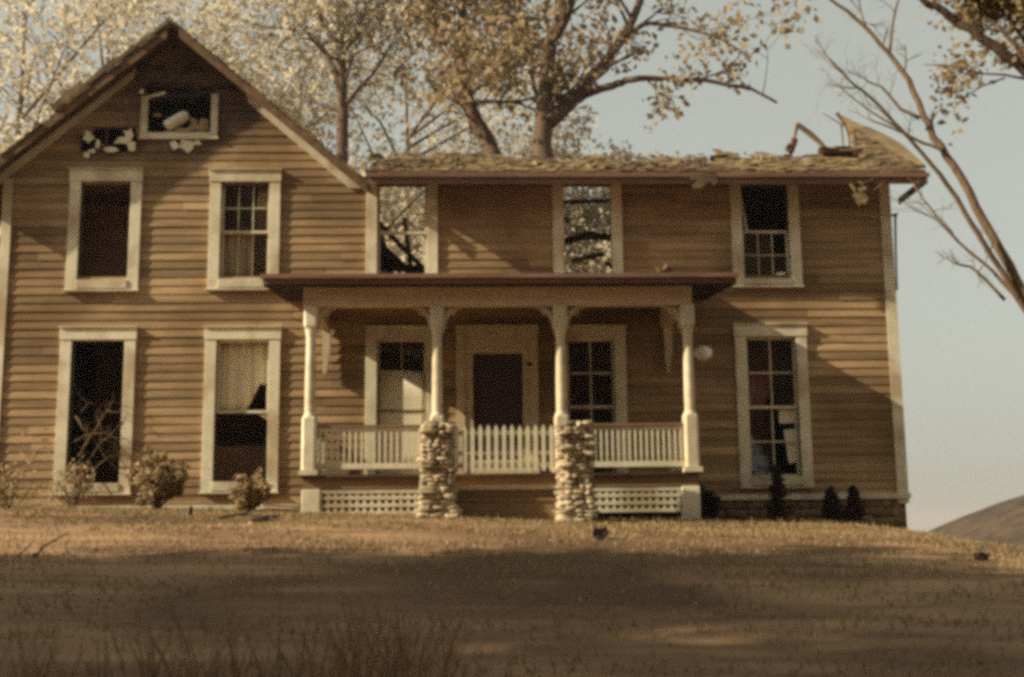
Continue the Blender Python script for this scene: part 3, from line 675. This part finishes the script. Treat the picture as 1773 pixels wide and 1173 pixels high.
    # lamp on the wall right of the porch
    m = MB(); c = P(1217,612,-.35); m.blob(c,(.16,.14,.13),3,.08,4,pw=1); o = m.build('lamp_globe', M['lamp'], house, smooth=True); o['label'] = 'pale round lamp globe by the right porch post'
    m = MB(); m.tube([c+Vector((-.0,.1,0)),(c.x,-.02,c.z)],.02,6); m.build('lamp_arm', M['dark'], o)
    return xs, zt
xs, ZRAIL = porch()

# ------------------------------------------------------------------ gate, pillars
zfl = ZFL
def gate():
    x0,x1 = xs[1]+.14, xs[2]-.13; y = YP-.02
    g = empty('picket_gate', ((x0+x1)/2,y,zfl), 'low white picket gate closed across the porch steps between two stone pillars', 'gate')
    zt, zb_ = PZ(870,736,YP), PZ(870,817,YP)
    for z,h in ((PZ(870,750,YP),.07),(PZ(870,785,YP),.06),(PZ(870,806,YP),.08)):
        m = MB(); m.box(x0,x1,y,y+.03,z-h/2,z+h/2); m.build('rail', M['trim'], g)
    n = 14; w_ = .062; q = MB(); h = zt-zb_
    q.poly([(-w_/2,-.022,0),(w_/2,-.022,0),(w_/2,-.022,h-.06),(0,-.022,h),(-w_/2,-.022,h-.06)], (0,.02,0)); p0 = None
    for i in range(n):
        x = x0+.04+(x1-x0-.08)*i/(n-1)
        if p0 is None:
            p0 = q.build('picket', M['trim'], g); p0.location = (0,0,0); c = p0
        else: c = p0.copy(); COL.objects.link(c); c.parent = g
        c.location = (x-g.location.x, 0, zb_-g.location.z+random.uniform(-.008,.008))
gate()
def pillar(pxa, pxb, label):
    Yc = -2.80; pt, pb = 738, 903
    xa, xb = PX(pxa,820,Yc), PX(pxb,820,Yc); xc = (xa+xb)/2; hw = (xb-xa)/2*.78; z0 = PZ(pxa,pb,Yc); z1 = PZ(pxa,pt,Yc)
    m = MB(); core = MB(); core.box(xc-hw*.68,xc+hw*.68,Yc-hw*.68,Yc+hw*.68,z0-.1,z1-.04)
    z = z0-.08
    while z < z1:
        h = random.uniform(.045,.085); fl = .95+.25*max(0,1-(z-z0)/.6)**1.3
        for side in range(4):
            t = -1+random.uniform(0,.1)
            while t < .95:
                w_ = random.uniform(.45,1.2); c = t+w_/2; p = 1.0+random.uniform(-.07,.07)
                a = hw*fl; u = c*a*.92; v = -a*.80*p
                pos = ((u,v),(-v,u),(-u,-v),(v,-u))[side]; ry = (w_*a*.5, .12*p) ; rx = ry if side%2 == 0 else ry[::-1]
                m.blob((xc+pos[0], Yc+pos[1], z+h/2+random.uniform(-.008,.008)), (rx[0], rx[1], h*.56), 2, .22, random.random()*80, random.uniform(-.12,.12)); t += w_
        z += h*.98
    for i in range(7): m.blob((xc+random.uniform(-.6,.6)*hw, Yc+random.uniform(-.6,.6)*hw, z1+random.uniform(-.03,.02)), (.1,.09,.05), 2, .3, i*3.1)
    for i in range(9): m.blob((xc+random.uniform(-1.5,1.5)*hw, Yc-hw*random.uniform(1,1.7), gz(xc,Yc-hw)+.02), (random.uniform(.05,.1),.07,.045), 2, .3, i*5.1)
    e = empty('stone_pillar', (xc,Yc,z0), label, 'pillar', 'fieldstone pillars at the porch steps')
    m.build('stones', M['stone'], e, smooth=True); core.build('core', M['mortar'], e)
pillar(731,785,'stacked fieldstone pillar left of the picket gate'); pillar(968,1021,'stacked fieldstone pillar right of the picket gate')

# bundle and rubble in the attic window
m = MB(); a, b = P(287,220,.0), P(325,199,.08); pts = [a.lerp(b,i/8) for i in range(9)]; m.tube(pts, [.085,.105,.11,.105,.11,.108,.11,.1,.08], 14)
o = m.build('rolled_mattress', M['white'], smooth=True); tag(o, 'pale rolled bundle poking out of the broken attic window', 'bundle')
m = MB()
for c,r in (((345,226),(.17,.1,.09)),((328,230),(.2,.1,.05)),((336,216),(.07,.06,.10)),((353,216),(.08,.08,.10)),((272,200),(.07,.03,.03)),((305,232),(.2,.08,.03))): m.blob(P(*c,.06), r, 2, .45, random.random()*40)
tag(m.build('plaster_rubble', M['curtain']), 'pale rubble heaped on the attic window sill', 'rubble')

# ------------------------------------------------------------------ plants
def leaf_mesh(name, pts, size, matl, parent, aspect=.75, flat=0, var=.5):
    pts = np.asarray(pts, float); n = len(pts)
    a = rng.normal(size=(n,3)); a /= np.linalg.norm(a,axis=1)[:,None]
    b = rng.normal(size=(n,3)); b -= (a*b).sum(1)[:,None]*a; b /= np.linalg.norm(b,axis=1)[:,None]
    s = size*(1+var*rng.uniform(-1,1,n))[:,None]
    # a leaf is a kite with a kinked middle
    c = np.cross(a,b); A = a*s; B = b*s*aspect; K = c*s*.22
    v = np.stack([pts-A*.6, pts+B*.5-K, pts+A*.6, pts-B*.5-K],1).reshape(-1,3)
    me = bpy.data.meshes.new(name); me.vertices.add(4*n); me.vertices.foreach_set('co', v.ravel()-np.tile(np.zeros(3),4*n))
    me.loops.add(4*n); me.loops.foreach_set('vertex_index', np.arange(4*n)); me.polygons.add(n); me.polygons.foreach_set('loop_start', np.arange(n)*4); 
    try: me.polygons.foreach_set('loop_total', np.full(n,4))
    except Exception: pass
    me.materials.append(matl); me.update(calc_edges=True); me.validate()
    o = bpy.data.objects.new(name, me); COL.objects.link(o)
    if parent is not None: o.parent = parent; o.location = -parent.location
    return o
def rv(): return Vector((random.gauss(0,1),random.gauss(0,1),random.gauss(0,1))).normalized()
def wiggle(pts, amp, sub=3):
    out = []
    for a, b in zip(pts, pts[1:]):
        for i in range(sub):
            t = i/sub; p = a.lerp(b,t)
            if not (i == 0 and not out): p = p+rv()*amp
            out.append(p)
    out.append(pts[-1]); return out
def sprout(m, leaves, p, d, l, r, lev, lsp, dens, upb=.15):
    n = 4; pts = [p]; q = p.copy(); dd = d.copy()
    for i in range(n):
        dd = (dd+rv()*.28+Vector((0,0,upb))*.35).normalized(); q = q+dd*l/n; pts.append(q)
    m.tube(pts, [r*(1-.75*i/n) for i in range(n+1)], 5 if lev < 2 else 3, cap=False)
    if lev >= 1:
        for i in range(int(dens)): 
            t = random.uniform(.25,1.1); k = min(n-1,int(t*n)); a = pts[k].lerp(pts[k+1], min(1.2,t*n-k)); leaves.append(tuple(a+rv()*random.random()**.5*lsp))
    if lev < 2:
        for i in range(random.randint(3,4)):
            t = random.uniform(.3,1); k = min(n-1,int(t*n)); a = pts[k].lerp(pts[k+1], t*n-k)
            sprout(m, leaves, a, (dd+rv()*.85).normalized(), l*random.uniform(.45,.65), r*.45, lev+1, lsp, dens, upb)
def tree(name, label, cat, group, base, limbs, leaf, lsize, bark='bark', nsp=6, spl=(1.5,3), lsp=.35, dens=8, taper=.3, upb=.15, from_t=.3, seed=1, wig=.1):
    """limbs: list of (points, r0, r1)"""
    random.seed(seed); e = empty(name, base, label, cat, group); m = MB(); lv = []
    for lb_ in limbs:
        pts, r0, r1 = lb_[:3]; ns = lb_[3] if len(lb_) > 3 else nsp
        pts = wiggle([Vector(p) for p in pts], wig*r0*2); n = len(pts)
        m.tube(pts, [r0+(r1-r0)*i/(n-1) for i in range(n)], 9)
        for i in range(ns):
            t = random.uniform(from_t, 1)*(n-1); k = min(n-2,int(t)); p = pts[k].lerp(pts[k+1],t-k); ax = (pts[k+1]-pts[k]).normalized()
            d = (rv()+ax*.7); d = (d-Vector((0,0,min(0,d.z)*.5))).normalized()
            rr = (r0+(r1-r0)*t/(n-1)); sprout(m, lv, p, d, random.uniform(*spl), min(rr*.45,.09), 0, lsp, dens, upb)
        if ns > 3: sprout(m, lv, pts[-1], (pts[-1]-pts[-2]).normalized(), spl[0], r1*.8, 0, lsp, dens, upb)
    m.build('trunk', M[bark], e, smooth=True)
    if lv: leaf_mesh('crown', lv, lsize, M[leaf], e)
    return e
def G(x, y, dz=-.15): return Vector((x,y,gz(x,y)+dz))
def L3(seq, Y, dy=0): return [P(a,b,Y+dy*i) for i,(a,b) in enumerate(seq)]
BG = 'trees standing behind the house'
Yb = 14.0
b0 = G(P(940,278,Yb).x, Yb)
tree('maple_tree', 'stout dark maple trunk forking into a long right hand limb above the porch', 'tree', BG, b0,
  [([b0]+L3([(940,278),(944,190),(952,90),(966,20),(975,-60)],Yb,.1), .36,.12),
   (L3([(952,212),(985,180),(1010,158),(1045,110),(1080,60),(1112,-5),(1130,-70)],Yb,.3),.24,.10),
   (L3([(1008,166),(1060,148),(1085,140),(1120,134),(1180,137),(1240,142),(1300,155),(1345,178)],Yb,-.3),.13,.035,3),
   (L3([(955,70),(975,45),(992,0),(1000,-60)],Yb,-.4),.16,.08),
   (L3([(938,200),(925,150),(918,100),(900,60),(890,0)],Yb,.4),.08,.04),
   (L3([(1080,62),(1120,40),(1180,48),(1240,62),(1300,100)],Yb,-.5),.08,.02,3),
   (L3([(990,175),(975,130),(962,110)],Yb,-.3),.05,.03)],
  'leafmid',.19,nsp=7,spl=(1.3,2.8),lsp=.6,dens=4.2,seed=5)
Yd = 16.0; b1 = G(P(862,280,Yd).x, Yd)
tree('maple_tree', 'leaning tree with two close stems left of the stout maple', 'tree', BG, b1,
  [([b1]+L3([(858,278),(838,235),(812,190),(798,140),(797,60),(800,-40)],Yd,.1),.34,.12),
   (L3([(850,262),(842,225),(820,195),(812,150)],Yd,-.4),.13,.06),
   (L3([(800,100),(775,80),(755,45),(745,0)],Yd,.3),.14,.06),(L3([(797,90),(772,100),(740,40),(735,-30)],Yd,.3),.10,.06),
   (L3([(806,165),(835,150),(862,120),(890,100)],Yd,.3),.08,.03),(L3([(797,80),(820,40),(830,-30)],Yd,-.2),.10,.05)],
  'leafmid',.19,nsp=8,spl=(1.3,2.8),lsp=.6,dens=4.2,seed=8)
Yc_ = 18.0; b2 = G(P(592,250,Yc_).x, Yc_)
tree('maple_tree', 'slim tree rising just right of the gable with two curving stems', 'tree', BG, b2,
  [([b2]+L3([(592,250),(596,190),(592,120),(588,40),(586,-60)],Yc_,.1),.24,.09),
   (L3([(596,185),(578,120),(552,75),(525,40),(505,0)],Yc_,.2),.13,.05),(L3([(598,180),(620,155),(645,130),(670,90)],Yc_,-.2),.09,.04),
   (L3([(540,60),(500,50),(450,45)],Yc_,.3),.06,.03),(L3([(590,100),(620,60),(650,10)],Yc_,.3),.07,.03)],
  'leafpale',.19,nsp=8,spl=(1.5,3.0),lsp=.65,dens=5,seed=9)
def generic(name, label, group, x, y, H, spread, leaf, lsize, nb=12, dens=7, lsp=.6, seed=1, bark='barklight', th=.3, r=.16, cat='tree', spl=None):
    random.seed(seed*7+1); b = G(x,y); top = b+Vector((random.uniform(-.5,.5),random.uniform(-.5,.5),H*.82)); limbs = [([b,b.lerp(top,.35)+rv()*.2,b.lerp(top,.7)+rv()*.3,top],r,r*.25)]
    for i in range(nb):
        t = random.uniform(th,.85); p = b.lerp(top,t); a = random.uniform(0,2*PI); l = spread*(1.1-.6*abs(t-.5))*random.uniform(.6,1.1)
        e1 = p+Vector((math.cos(a)*l*.5,math.sin(a)*l*.5,l*.35)); e2 = p+Vector((math.cos(a)*l,math.sin(a)*l,l*random.uniform(.45,.8))); limbs.append(([p,e1,e2],r*.4,r*.1))
    return tree(name, label, cat, group, b, limbs, leaf, lsize, bark, nsp=4, spl=spl or (spread*.28,spread*.5), lsp=lsp, dens=dens, seed=seed)
# pale far trees to the left and behind the gable
for i,(px,Y,H,sp,lb) in enumerate(((40,26,29,7,'pale leafy tree at the left edge of the sky'),(190,30,33,7.5,'pale leafy tree behind the left slope of the gable'),(385,28,31,6,'pale leafy tree directly right of the gable peak'),(720,32,29,6,'pale leafy tree between the slim tree and the double stemmed tree'))):
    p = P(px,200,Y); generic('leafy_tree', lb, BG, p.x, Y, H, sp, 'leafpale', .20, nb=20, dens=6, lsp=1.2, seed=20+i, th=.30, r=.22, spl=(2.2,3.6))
for i,(px,Y,H,sp,lb) in enumerate(((500,24,15,3.6,'tan tree crown showing low behind the right slope of the gable'),(690,21,15.6,3.2,'low bushy tree seen through the first roofless window'),(780,22,16,3.2,'low bushy tree behind the burned roof under the double stemmed tree'),(890,21,15,3,'low bushy tree left of the stout maple trunk'),(1020,21,18,3.2,'low bushy tree seen through the second roofless window'),(1095,22,17.2,3,'rounded low tree right of the stout maple'),(1165,22,14.6,2.4,'smallest low tree where the foliage ends against the open sky'))):
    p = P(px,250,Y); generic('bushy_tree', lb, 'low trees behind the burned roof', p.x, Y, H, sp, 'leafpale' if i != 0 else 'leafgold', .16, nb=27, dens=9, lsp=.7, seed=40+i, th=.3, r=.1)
# right hand tree beside the house
Yr = -1.6; bx = P(1985,1000,Yr).x; b3 = G(bx,Yr)
tree('leaning_tree', 'nearly bare tree leaning in from the right beside the house corner', 'tree', None, b3,
  [([b3,P(1930,800,Yr),P(1850,640,Yr)]+L3([(1773,512),(1733,432),(1690,360),(1650,285),(1618,238),(1598,200),(1572,140),(1540,92),(1495,45),(1450,8),(1400,-30)],Yr,.05),.105,.022),
   ([P(1850,640,Yr)]+L3([(1775,535),(1735,470),(1690,400),(1640,318),(1600,270),(1560,225),(1505,165),(1470,140),(1430,95)],Yr,-.08),.06,.014),
   (L3([(1592,205),(1560,190),(1525,150),(1500,140)],Yr,.1),.035,.015),(L3([(1638,262),(1600,248),(1545,222),(1500,205)],Yr,.1),.035,.012),
   (L3([(1540,90),(1545,45),(1555,0),(1560,-40)],Yr,.1),.03,.012),(L3([(1498,45),(1490,20),(1485,-20)],Yr,.1),.022,.01),
   (L3([(1740,520),(1700,478),(1680,462),(1658,458)],Yr,.05),.03,.02),(L3([(1770,528),(1720,470),(1660,420),(1610,360),(1580,318)],Yr,.1),.035,.012),(L3([(1660,420),(1620,380),(1560,350)],Yr,.1),.018,.006),
   (L3([(1560,225),(1510,195),(1470,165),(1440,140)],Yr,.05),.02,.008)],
  'leafgold',.075,bark='barklight',nsp=5,spl=(.3,.8),lsp=.22,dens=.55,seed=14,from_t=.45,wig=.12)
# overhanging bough at the top right, nearer the camera
Yn = -11.5; b4 = G(P(2350,1000,Yn).x,Yn)
tree('overhanging_tree', 'dark bough with thick leaves hanging into the top right corner', 'tree', None, b4,
  [([b4,P(2352,820,Yn),P(2335,640,Yn),P(2290,500,Yn),P(2215,400,Yn),P(2110,318,Yn),P(1990,245,Yn),P(1880,185,Yn)]+L3([(1773,122),(1722,80),(1680,52),(1640,25),(1590,-5),(1500,-50)],Yn,.0),.095,.024,3),
   (L3([(1790,110),(1740,60),(1700,15),(1680,-20)],Yn,.05),.02,.01,16),(L3([(1820,140),(1780,80),(1745,30),(1720,-30)],Yn,.05),.025,.012,20),(L3([(1880,150),(1800,60),(1770,10),(1740,-40)],Yn,.1),.03,.012,20),
   (L3([(1790,140),(1740,130),(1700,128),(1650,115),(1600,112)],Yn,.05),.012,.004,2),(L3([(1740,135),(1700,150),(1665,172)],Yn,.05),.009,.004,2)],
  'leafgold',.055,bark='bark',nsp=8,spl=(.22,.45),lsp=.2,dens=4.5,seed=16,from_t=.35,upb=.5,wig=.1)
# trees out of frame: they shade the foreground lawn and stand in the window panes
SH = 'trees along the lane out in front of the house'
for i,(x,y,H,sp) in enumerate(((-18,-18.6,17.5,4.6),(-24.5,-20.2,21.5,6.2),(-34,-25,24,6.5))):
    generic('shade_tree', 'tall leafy tree on the left side of the lawn, %s' % ('nearest the house','between two others','farthest from the house')[i], SH, x, y, H, sp, 'leafmid', .30, nb=26, dens=12, lsp=.9, seed=60+i, th=.25, r=.3)
proto = generic('lane_tree', 'broad leafy tree behind the photographer, the leftmost of its row', SH, -17, -31, 24, 7, 'leafmid', .55, nb=34, dens=14, lsp=1.2, seed=70, th=.12, r=.3)  # unseen row, brought close and thickened to block skylight from the front wall
for i,(x,y,lb) in enumerate(((-8,-33,'second from the left in the row behind the photographer'),(1,-30,'in the middle of the row behind the photographer, straight behind the camera'),(10,-33,'second from the right in the row behind the photographer'),(19,-31,'rightmost of the row behind the photographer'))):
    c = proto.copy(); COL.objects.link(c); c.location = (x,y,gz(x,y)); c.rotation_euler.z = i*1.3+.7; c['label'] = 'broad leafy tree '+lb
    for ch in proto.children:
        k = ch.copy(); COL.objects.link(k); k.parent = c
# shrubs against the front wall
def shrub(label, px, pyb, pyt, wpx, Y, seed, leaf='shrubleaf', n=15, lsize=.045, dens=7, group='shrubs along the front wall', name='shrub'):
    random.seed(seed); b = P(px,pyb,Y); H = PZ(px,pyt,Y)-b.z; hw = (PX(px+wpx/2,pyb,Y)-b.x); b.z = gz(b.x,b.y)-.03
    limbs = []
    for i in range(n):
        a = random.uniform(0,2*PI); e = random.uniform(.1,1)**.6; t = b+Vector((math.cos(a)*hw*e*.8, math.sin(a)*hw*e*.7, H*random.uniform(.55,.88)*(1-.25*e)+.03)); limbs.append(([b+rv()*.02, b.lerp(t,.5)+Vector((math.cos(a),math.sin(a),0))*hw*.12, t], .010, .004))
    return tree(name, label, 'shrub', group, b, limbs, leaf, lsize, 'bark', nsp=3, spl=(H*.12,H*.26), lsp=.06, dens=dens, seed=seed, wig=1.0)
shrub('round twiggy shrub between the two lower left windows', 272, 868, 770, 96, -.9, 81, n=26, dens=9)
shrub('low round shrub under the second lower window from the left', 435, 862, 792, 80, -1.0, 82, n=24, dens=9)
shrub('thin ragged shrub covering the left foot of the lower left window', 128, 885, 785, 80, -1.3, 83, n=12, dens=1.8)
shrub('sprawling pale bush at the left edge of the lawn', 15, 905, 800, 130, -2.6, 84, n=12, dens=1.2)
shrub('small dark shrub in the shade beside the right porch pier', 1222, 888, 825, 34, -.7, 85, leaf='conifer', n=14, dens=10, lsize=.035)
def conifer(label, px, pyb, pyt, wpx, Y, seed):
    random.seed(seed); b = P(px,pyb,Y); H = PZ(px,pyt,Y)-b.z; hw = PX(px+wpx/2,pyb,Y)-b.x; b.z = gz(b.x,b.y)-.02
    e = empty('conifer', b, label, 'conifer', 'young conifers by the foundation'); m = MB(); m.tube([b,b+Vector((0,0,H*.96))],[.018,.004],6); lv = []
    for i in range(150):
        t = random.random()**.9; a = random.uniform(0,2*PI); r = hw*(1-t)**.7*random.uniform(.8,1.3)+.02; z = .04+t*H*.93
        p = b+Vector((0,0,z)); q = p+Vector((math.cos(a)*r,math.sin(a)*r,r*.35)); m.tube([p,q],[.005,.002],3,cap=False)
        for k in range(28): lv.append(tuple(p.lerp(q,random.uniform(.15,1.05))+rv()*.022))
    m.build('trunk', M['bark'], e); leaf_mesh('crown', lv, .045, M['conifer'], e, aspect=.4)
conifer('tallest dark conifer in front of the lower right window', 1348, 888, 787, 40, -.8, 91)
conifer('small dark conifer, the left one of the close pair by the foundation', 1440, 890, 824, 34, -.7, 92)
conifer('small dark conifer, the right one of the close pair by the foundation', 1479, 890, 818, 36, -.7, 93)
# branches tangled in the lower left window
random.seed(5); Yw = -.12
lim = [([P(*q,Yw+random.uniform(-.12,.12)) for q in s],r,r*.6) for s,r in ((((128,835),(150,800),(172,770),(200,745),(212,730)),.012),(((135,790),(150,765),(170,740),(185,712),(196,695)),.014),(((130,720),(145,742),(165,765),(190,800)),.010),
  (((128,765),(150,752),(180,750),(212,760)),.010),(((140,715),(150,700),(142,690)),.008),(((150,838),(165,812),(190,790),(210,786)),.010),(((172,770),(176,745),(168,720)),.008),(((180,760),(200,770),(208,800)),.008),(((185,712),(205,715),(212,705)),.008),(((128,808),(145,790),(150,752)),.008))]
b5 = P(170,845,-.3); tree('fallen_branch','tangle of dry branches pushed into the lower left window','branch',None,b5,lim,'shrubleaf',.045,bark='barklight',nsp=5,spl=(.12,.28),lsp=.06,dens=.6,seed=3,wig=.9)
# bare twigs at the left edge of the foreground
lim = [([P(*q,-9.0) for q in s],r,r*.4) for s,r in ((((-30,1075),(0,1025),(25,998),(50,985),(62,958)),.034),(((50,985),(70,950),(100,930),(120,922)),.014),(((0,1025),(10,990),(40,955),(60,935)),.012))]
b6 = P(-40,1130,-9.0); b6.z = gz(b6.x,-9)-.05; lim[0][0].insert(0, b6)
tree('bare_sapling','thin bare twig curving in from the left foreground','sapling',None,b6,lim,'shrubleaf',.03,nsp=2,spl=(.12,.3),lsp=.04,dens=.4,seed=4,wig=.5)
lim = [([P(*q,-4.5) for q in s],r,r*.4) for s,r in ((((-20,915),(0,850),(20,815),(34,805)),.02),(((-20,915),(10,900),(40,880),(75,872)),.012),(((-20,930),(20,915),(60,890),(95,880)),.012),(((0,850),(30,838),(60,795),(66,782)),.008))]
b7 = P(-40,960,-4.5); b7.z = gz(b7.x,-4.5)-.05; [l[0].insert(0,b7) for l in lim]
tree('bare_bush','leafless bush with arching twigs at the left edge below the window','shrub',None,b7,lim,'shrubleaf',.035,bark='barklight',nsp=4,spl=(.2,.5),lsp=.08,dens=1.5,seed=6,wig=.5)

# things on the lawn
def lump(name, label, cat, px, py, Y, r, matl, seed):
    p = P(px,py,Y); p.z = gz(p.x,Y)+r[2]*.8; m = MB(); m.blob(p, r, 3, .6, seed)
    for i in range(4): m.beam(p+rv()*r[0]*.5, p+rv()*r[0]*1.3, .015, .012)
    tag(m.build(name, matl), label, cat)
def ylawn(px, py):
    """distance at which the lawn is met by the sight line through a pixel"""
    d = ray(px,py); t = 2/d.y
    while t*d.y < 60:
        p = CAM+d*t
        if p.z < gz(p.x,p.y): return p.y
        t += .05/d.y
    return 0
lump('charred_chunk','small burnt chunk lying on the lawn before the right stone pillar','debris',1040,930,ylawn(1040,934),(.075,.06,.07),M['char'],2)
lump('tree_stump','small dark stump on the lawn far to the right','stump',1700,966,ylawn(1700,970),(.06,.05,.04),M['char'],3)
y_ = ylawn(330,894); p = P(330,890,y_); z = gz(p.x,y_); m = MB(); m.tube([(p.x,y_,z-.1),(p.x,y_,z+.12),(p.x+.02,y_,z+.13)],[.035,.03,.02],8); tag(m.build('garden_stake',M['char']),'short dark stake standing in the lawn left of the porch','stake')
m = MB()
for a,b,wd in (((425,896),(478,900),.09),((440,903),(470,898),.10),((380,898),(430,893),.04)):
    ya = ylawn(a[0],a[1]+2); yb = ylawn(b[0],b[1]+2); pa = P(*a,ya); pb = P(*b,yb); pa.z = gz(pa.x,pa.y)+.03; pb.z = gz(pb.x,pb.y)+.05; m.beam(pa,pb,wd,.03)
tag(m.build('burnt_planks',M['char']),'burnt planks lying flat on the lawn left of the porch','planks')
m = MB(); pa = P(458,868,-1.4); pb = P(520,872,-1.4); pa.z = gz(pa.x,-1.4)+.12; pb.z = pa.z-.03; m.beam(pa,pb,.25,.03); m.beam(pa-Vector((0,0,.10)),pb-Vector((0,0,.10)),.2,.12)
tag(m.build('cellar_board',M['skirt']),'weathered board lying by the wall left of the porch pier','board')
m = MB(); zz = PZ(860,477,YP-.38)
for i in range(6):
    p = P(1150+random.uniform(-14,16),466+random.uniform(-2,4),-2.3); d = rv()*.13; d.z *= .35; m.beam(p-d,p+d,.05,.02)
tag(m.build('roof_scrap',M['shingle']),'curled scrap of wood lying on the porch roof near its right end','debris')

# grass: lawn blades and tall weeds in front
def blades(name, label, n, area, hgt, wid, matl, dens_fn=None, lean=.5):
    x = rng.uniform(area[0],area[1],n); y = rng.uniform(area[2],area[3],n)
    # nearer ones are denser
    if dens_fn: k = rng.uniform(0,1,n) < dens_fn(x,y); x = x[k]; y = y[k]; n = len(x)
    z = np.array([gz(a,b) for a,b in zip(x,y)]); h = hgt*rng.uniform(.4,1.3,n); a = rng.uniform(0,2*PI,n); l = h*lean*rng.uniform(.2,1.2,n); b = rng.uniform(0,2*PI,n)
    wx, wy = np.cos(a)*wid/2, np.sin(a)*wid/2; lx, ly = np.cos(b)*l, np.sin(b)*l
    v = np.stack([np.stack([x-wx,y-wy,z-.01],1),np.stack([x+wx,y+wy,z-.01],1),np.stack([x+wx*.6+lx*.4,y+wy*.6+ly*.4,z+h*.6],1),np.stack([x-wx*.6+lx*.4,y-wy*.6+ly*.4,z+h*.6],1),np.stack([x+lx,y+ly,z+h],1)],1).reshape(-1,3)
    me = bpy.data.meshes.new(name); i = np.arange(n)*5
    fv = np.stack([i,i+1,i+2,i+3,i+3,i+2,i+4],1).ravel(); me.vertices.add(5*n); me.vertices.foreach_set('co',v.ravel()); me.loops.add(7*n); me.loops.foreach_set('vertex_index',fv); me.polygons.add(2*n)
    st = np.stack([np.arange(n)*7,np.arange(n)*7+4],1).ravel(); me.polygons.foreach_set('loop_start',st)
    me.materials.append(matl); me.update(calc_edges=True); me.validate()
    o = bpy.data.objects.new(name, me); COL.objects.link(o); tag(o, label, 'grass', kind='stuff')
def dens(x, y):
    nz = np.array([noise.noise(Vector((a*.5,b*1.4,7))) for a,b in zip(x,y)]); return np.clip(.55+nz*1.5, .08, 1)*np.clip(.35+(y+11)/9,.35,1)
blades('lawn_grass', 'short dry grass over the lawn', 130000, (-8.5,10.5,-15,-.3), .042, .016, M['grass'], dens, 1.0)
def tuft(x, y):
    nz = np.array([noise.noise(Vector((a*1.4,b*.8,17))) for a,b in zip(x,y)]); return np.clip((nz-.05)*3, 0, 1)
blades('tall_weeds', 'blurred tall weeds along the bottom edge of the lawn', 2000, (-2.0,.2,-16.6,-15.2), .60, .020, M['weed'], tuft, .45)
def rim(x, y): return np.clip(.2+.9*np.array([noise.noise(Vector((a*2.,b*2.,27))) for a,b in zip(x,y)]),0,1)
blades('wall_grass', 'longer grass along the foot of the house', 12000, (-9,9.5,-3.2,-.1), .075, .014, M['grass'], rim, .7)

def clump(x, y):
    nz = np.array([noise.noise(Vector((a*1.9,b*2.6,37))) for a,b in zip(x,y)]); return np.clip((nz-.22)*5, 0, 1)
blades('grass_tufts', 'longer ragged tufts scattered over the lawn', 26000, (-8.5,10.5,-14.5,-.4), .10, .012, M['grass'], clump, .8)
xy = [(random.uniform(-9,10), -random.random()**1.3*13-.3) for _ in range(2600)]
tag(leaf_mesh('leaf_litter', [(a,b,gz(a,b)+.015) for a,b in xy], .035, M['shrubleaf'], None), 'fallen leaves and chips strewn over the lawn', 'leaves', kind='stuff')
HZ = 0.0006  # density of an added haze volume that lifts dark tones and softens contrast
if HZ:
    m = MB(); m.box(-2600,2600,-400,2700,-30,45); o = m.build('haze', mat('haze',(1,1,1))); nt = o.data.materials[0].node_tree
    for l in list(nt.nodes['Material Output'].inputs[0].links): nt.links.remove(l)
    v = nt.nodes.new('ShaderNodeVolumePrincipled'); v.inputs['Density'].default_value = HZ; v.inputs['Color'].default_value = (1,.90,.84,1); v.inputs['Anisotropy'].default_value = .3
    nt.links.new(v.outputs[0], nt.nodes['Material Output'].inputs[1]); tag(o, 'thin pale haze over the yard and the trees', 'haze', kind='stuff')
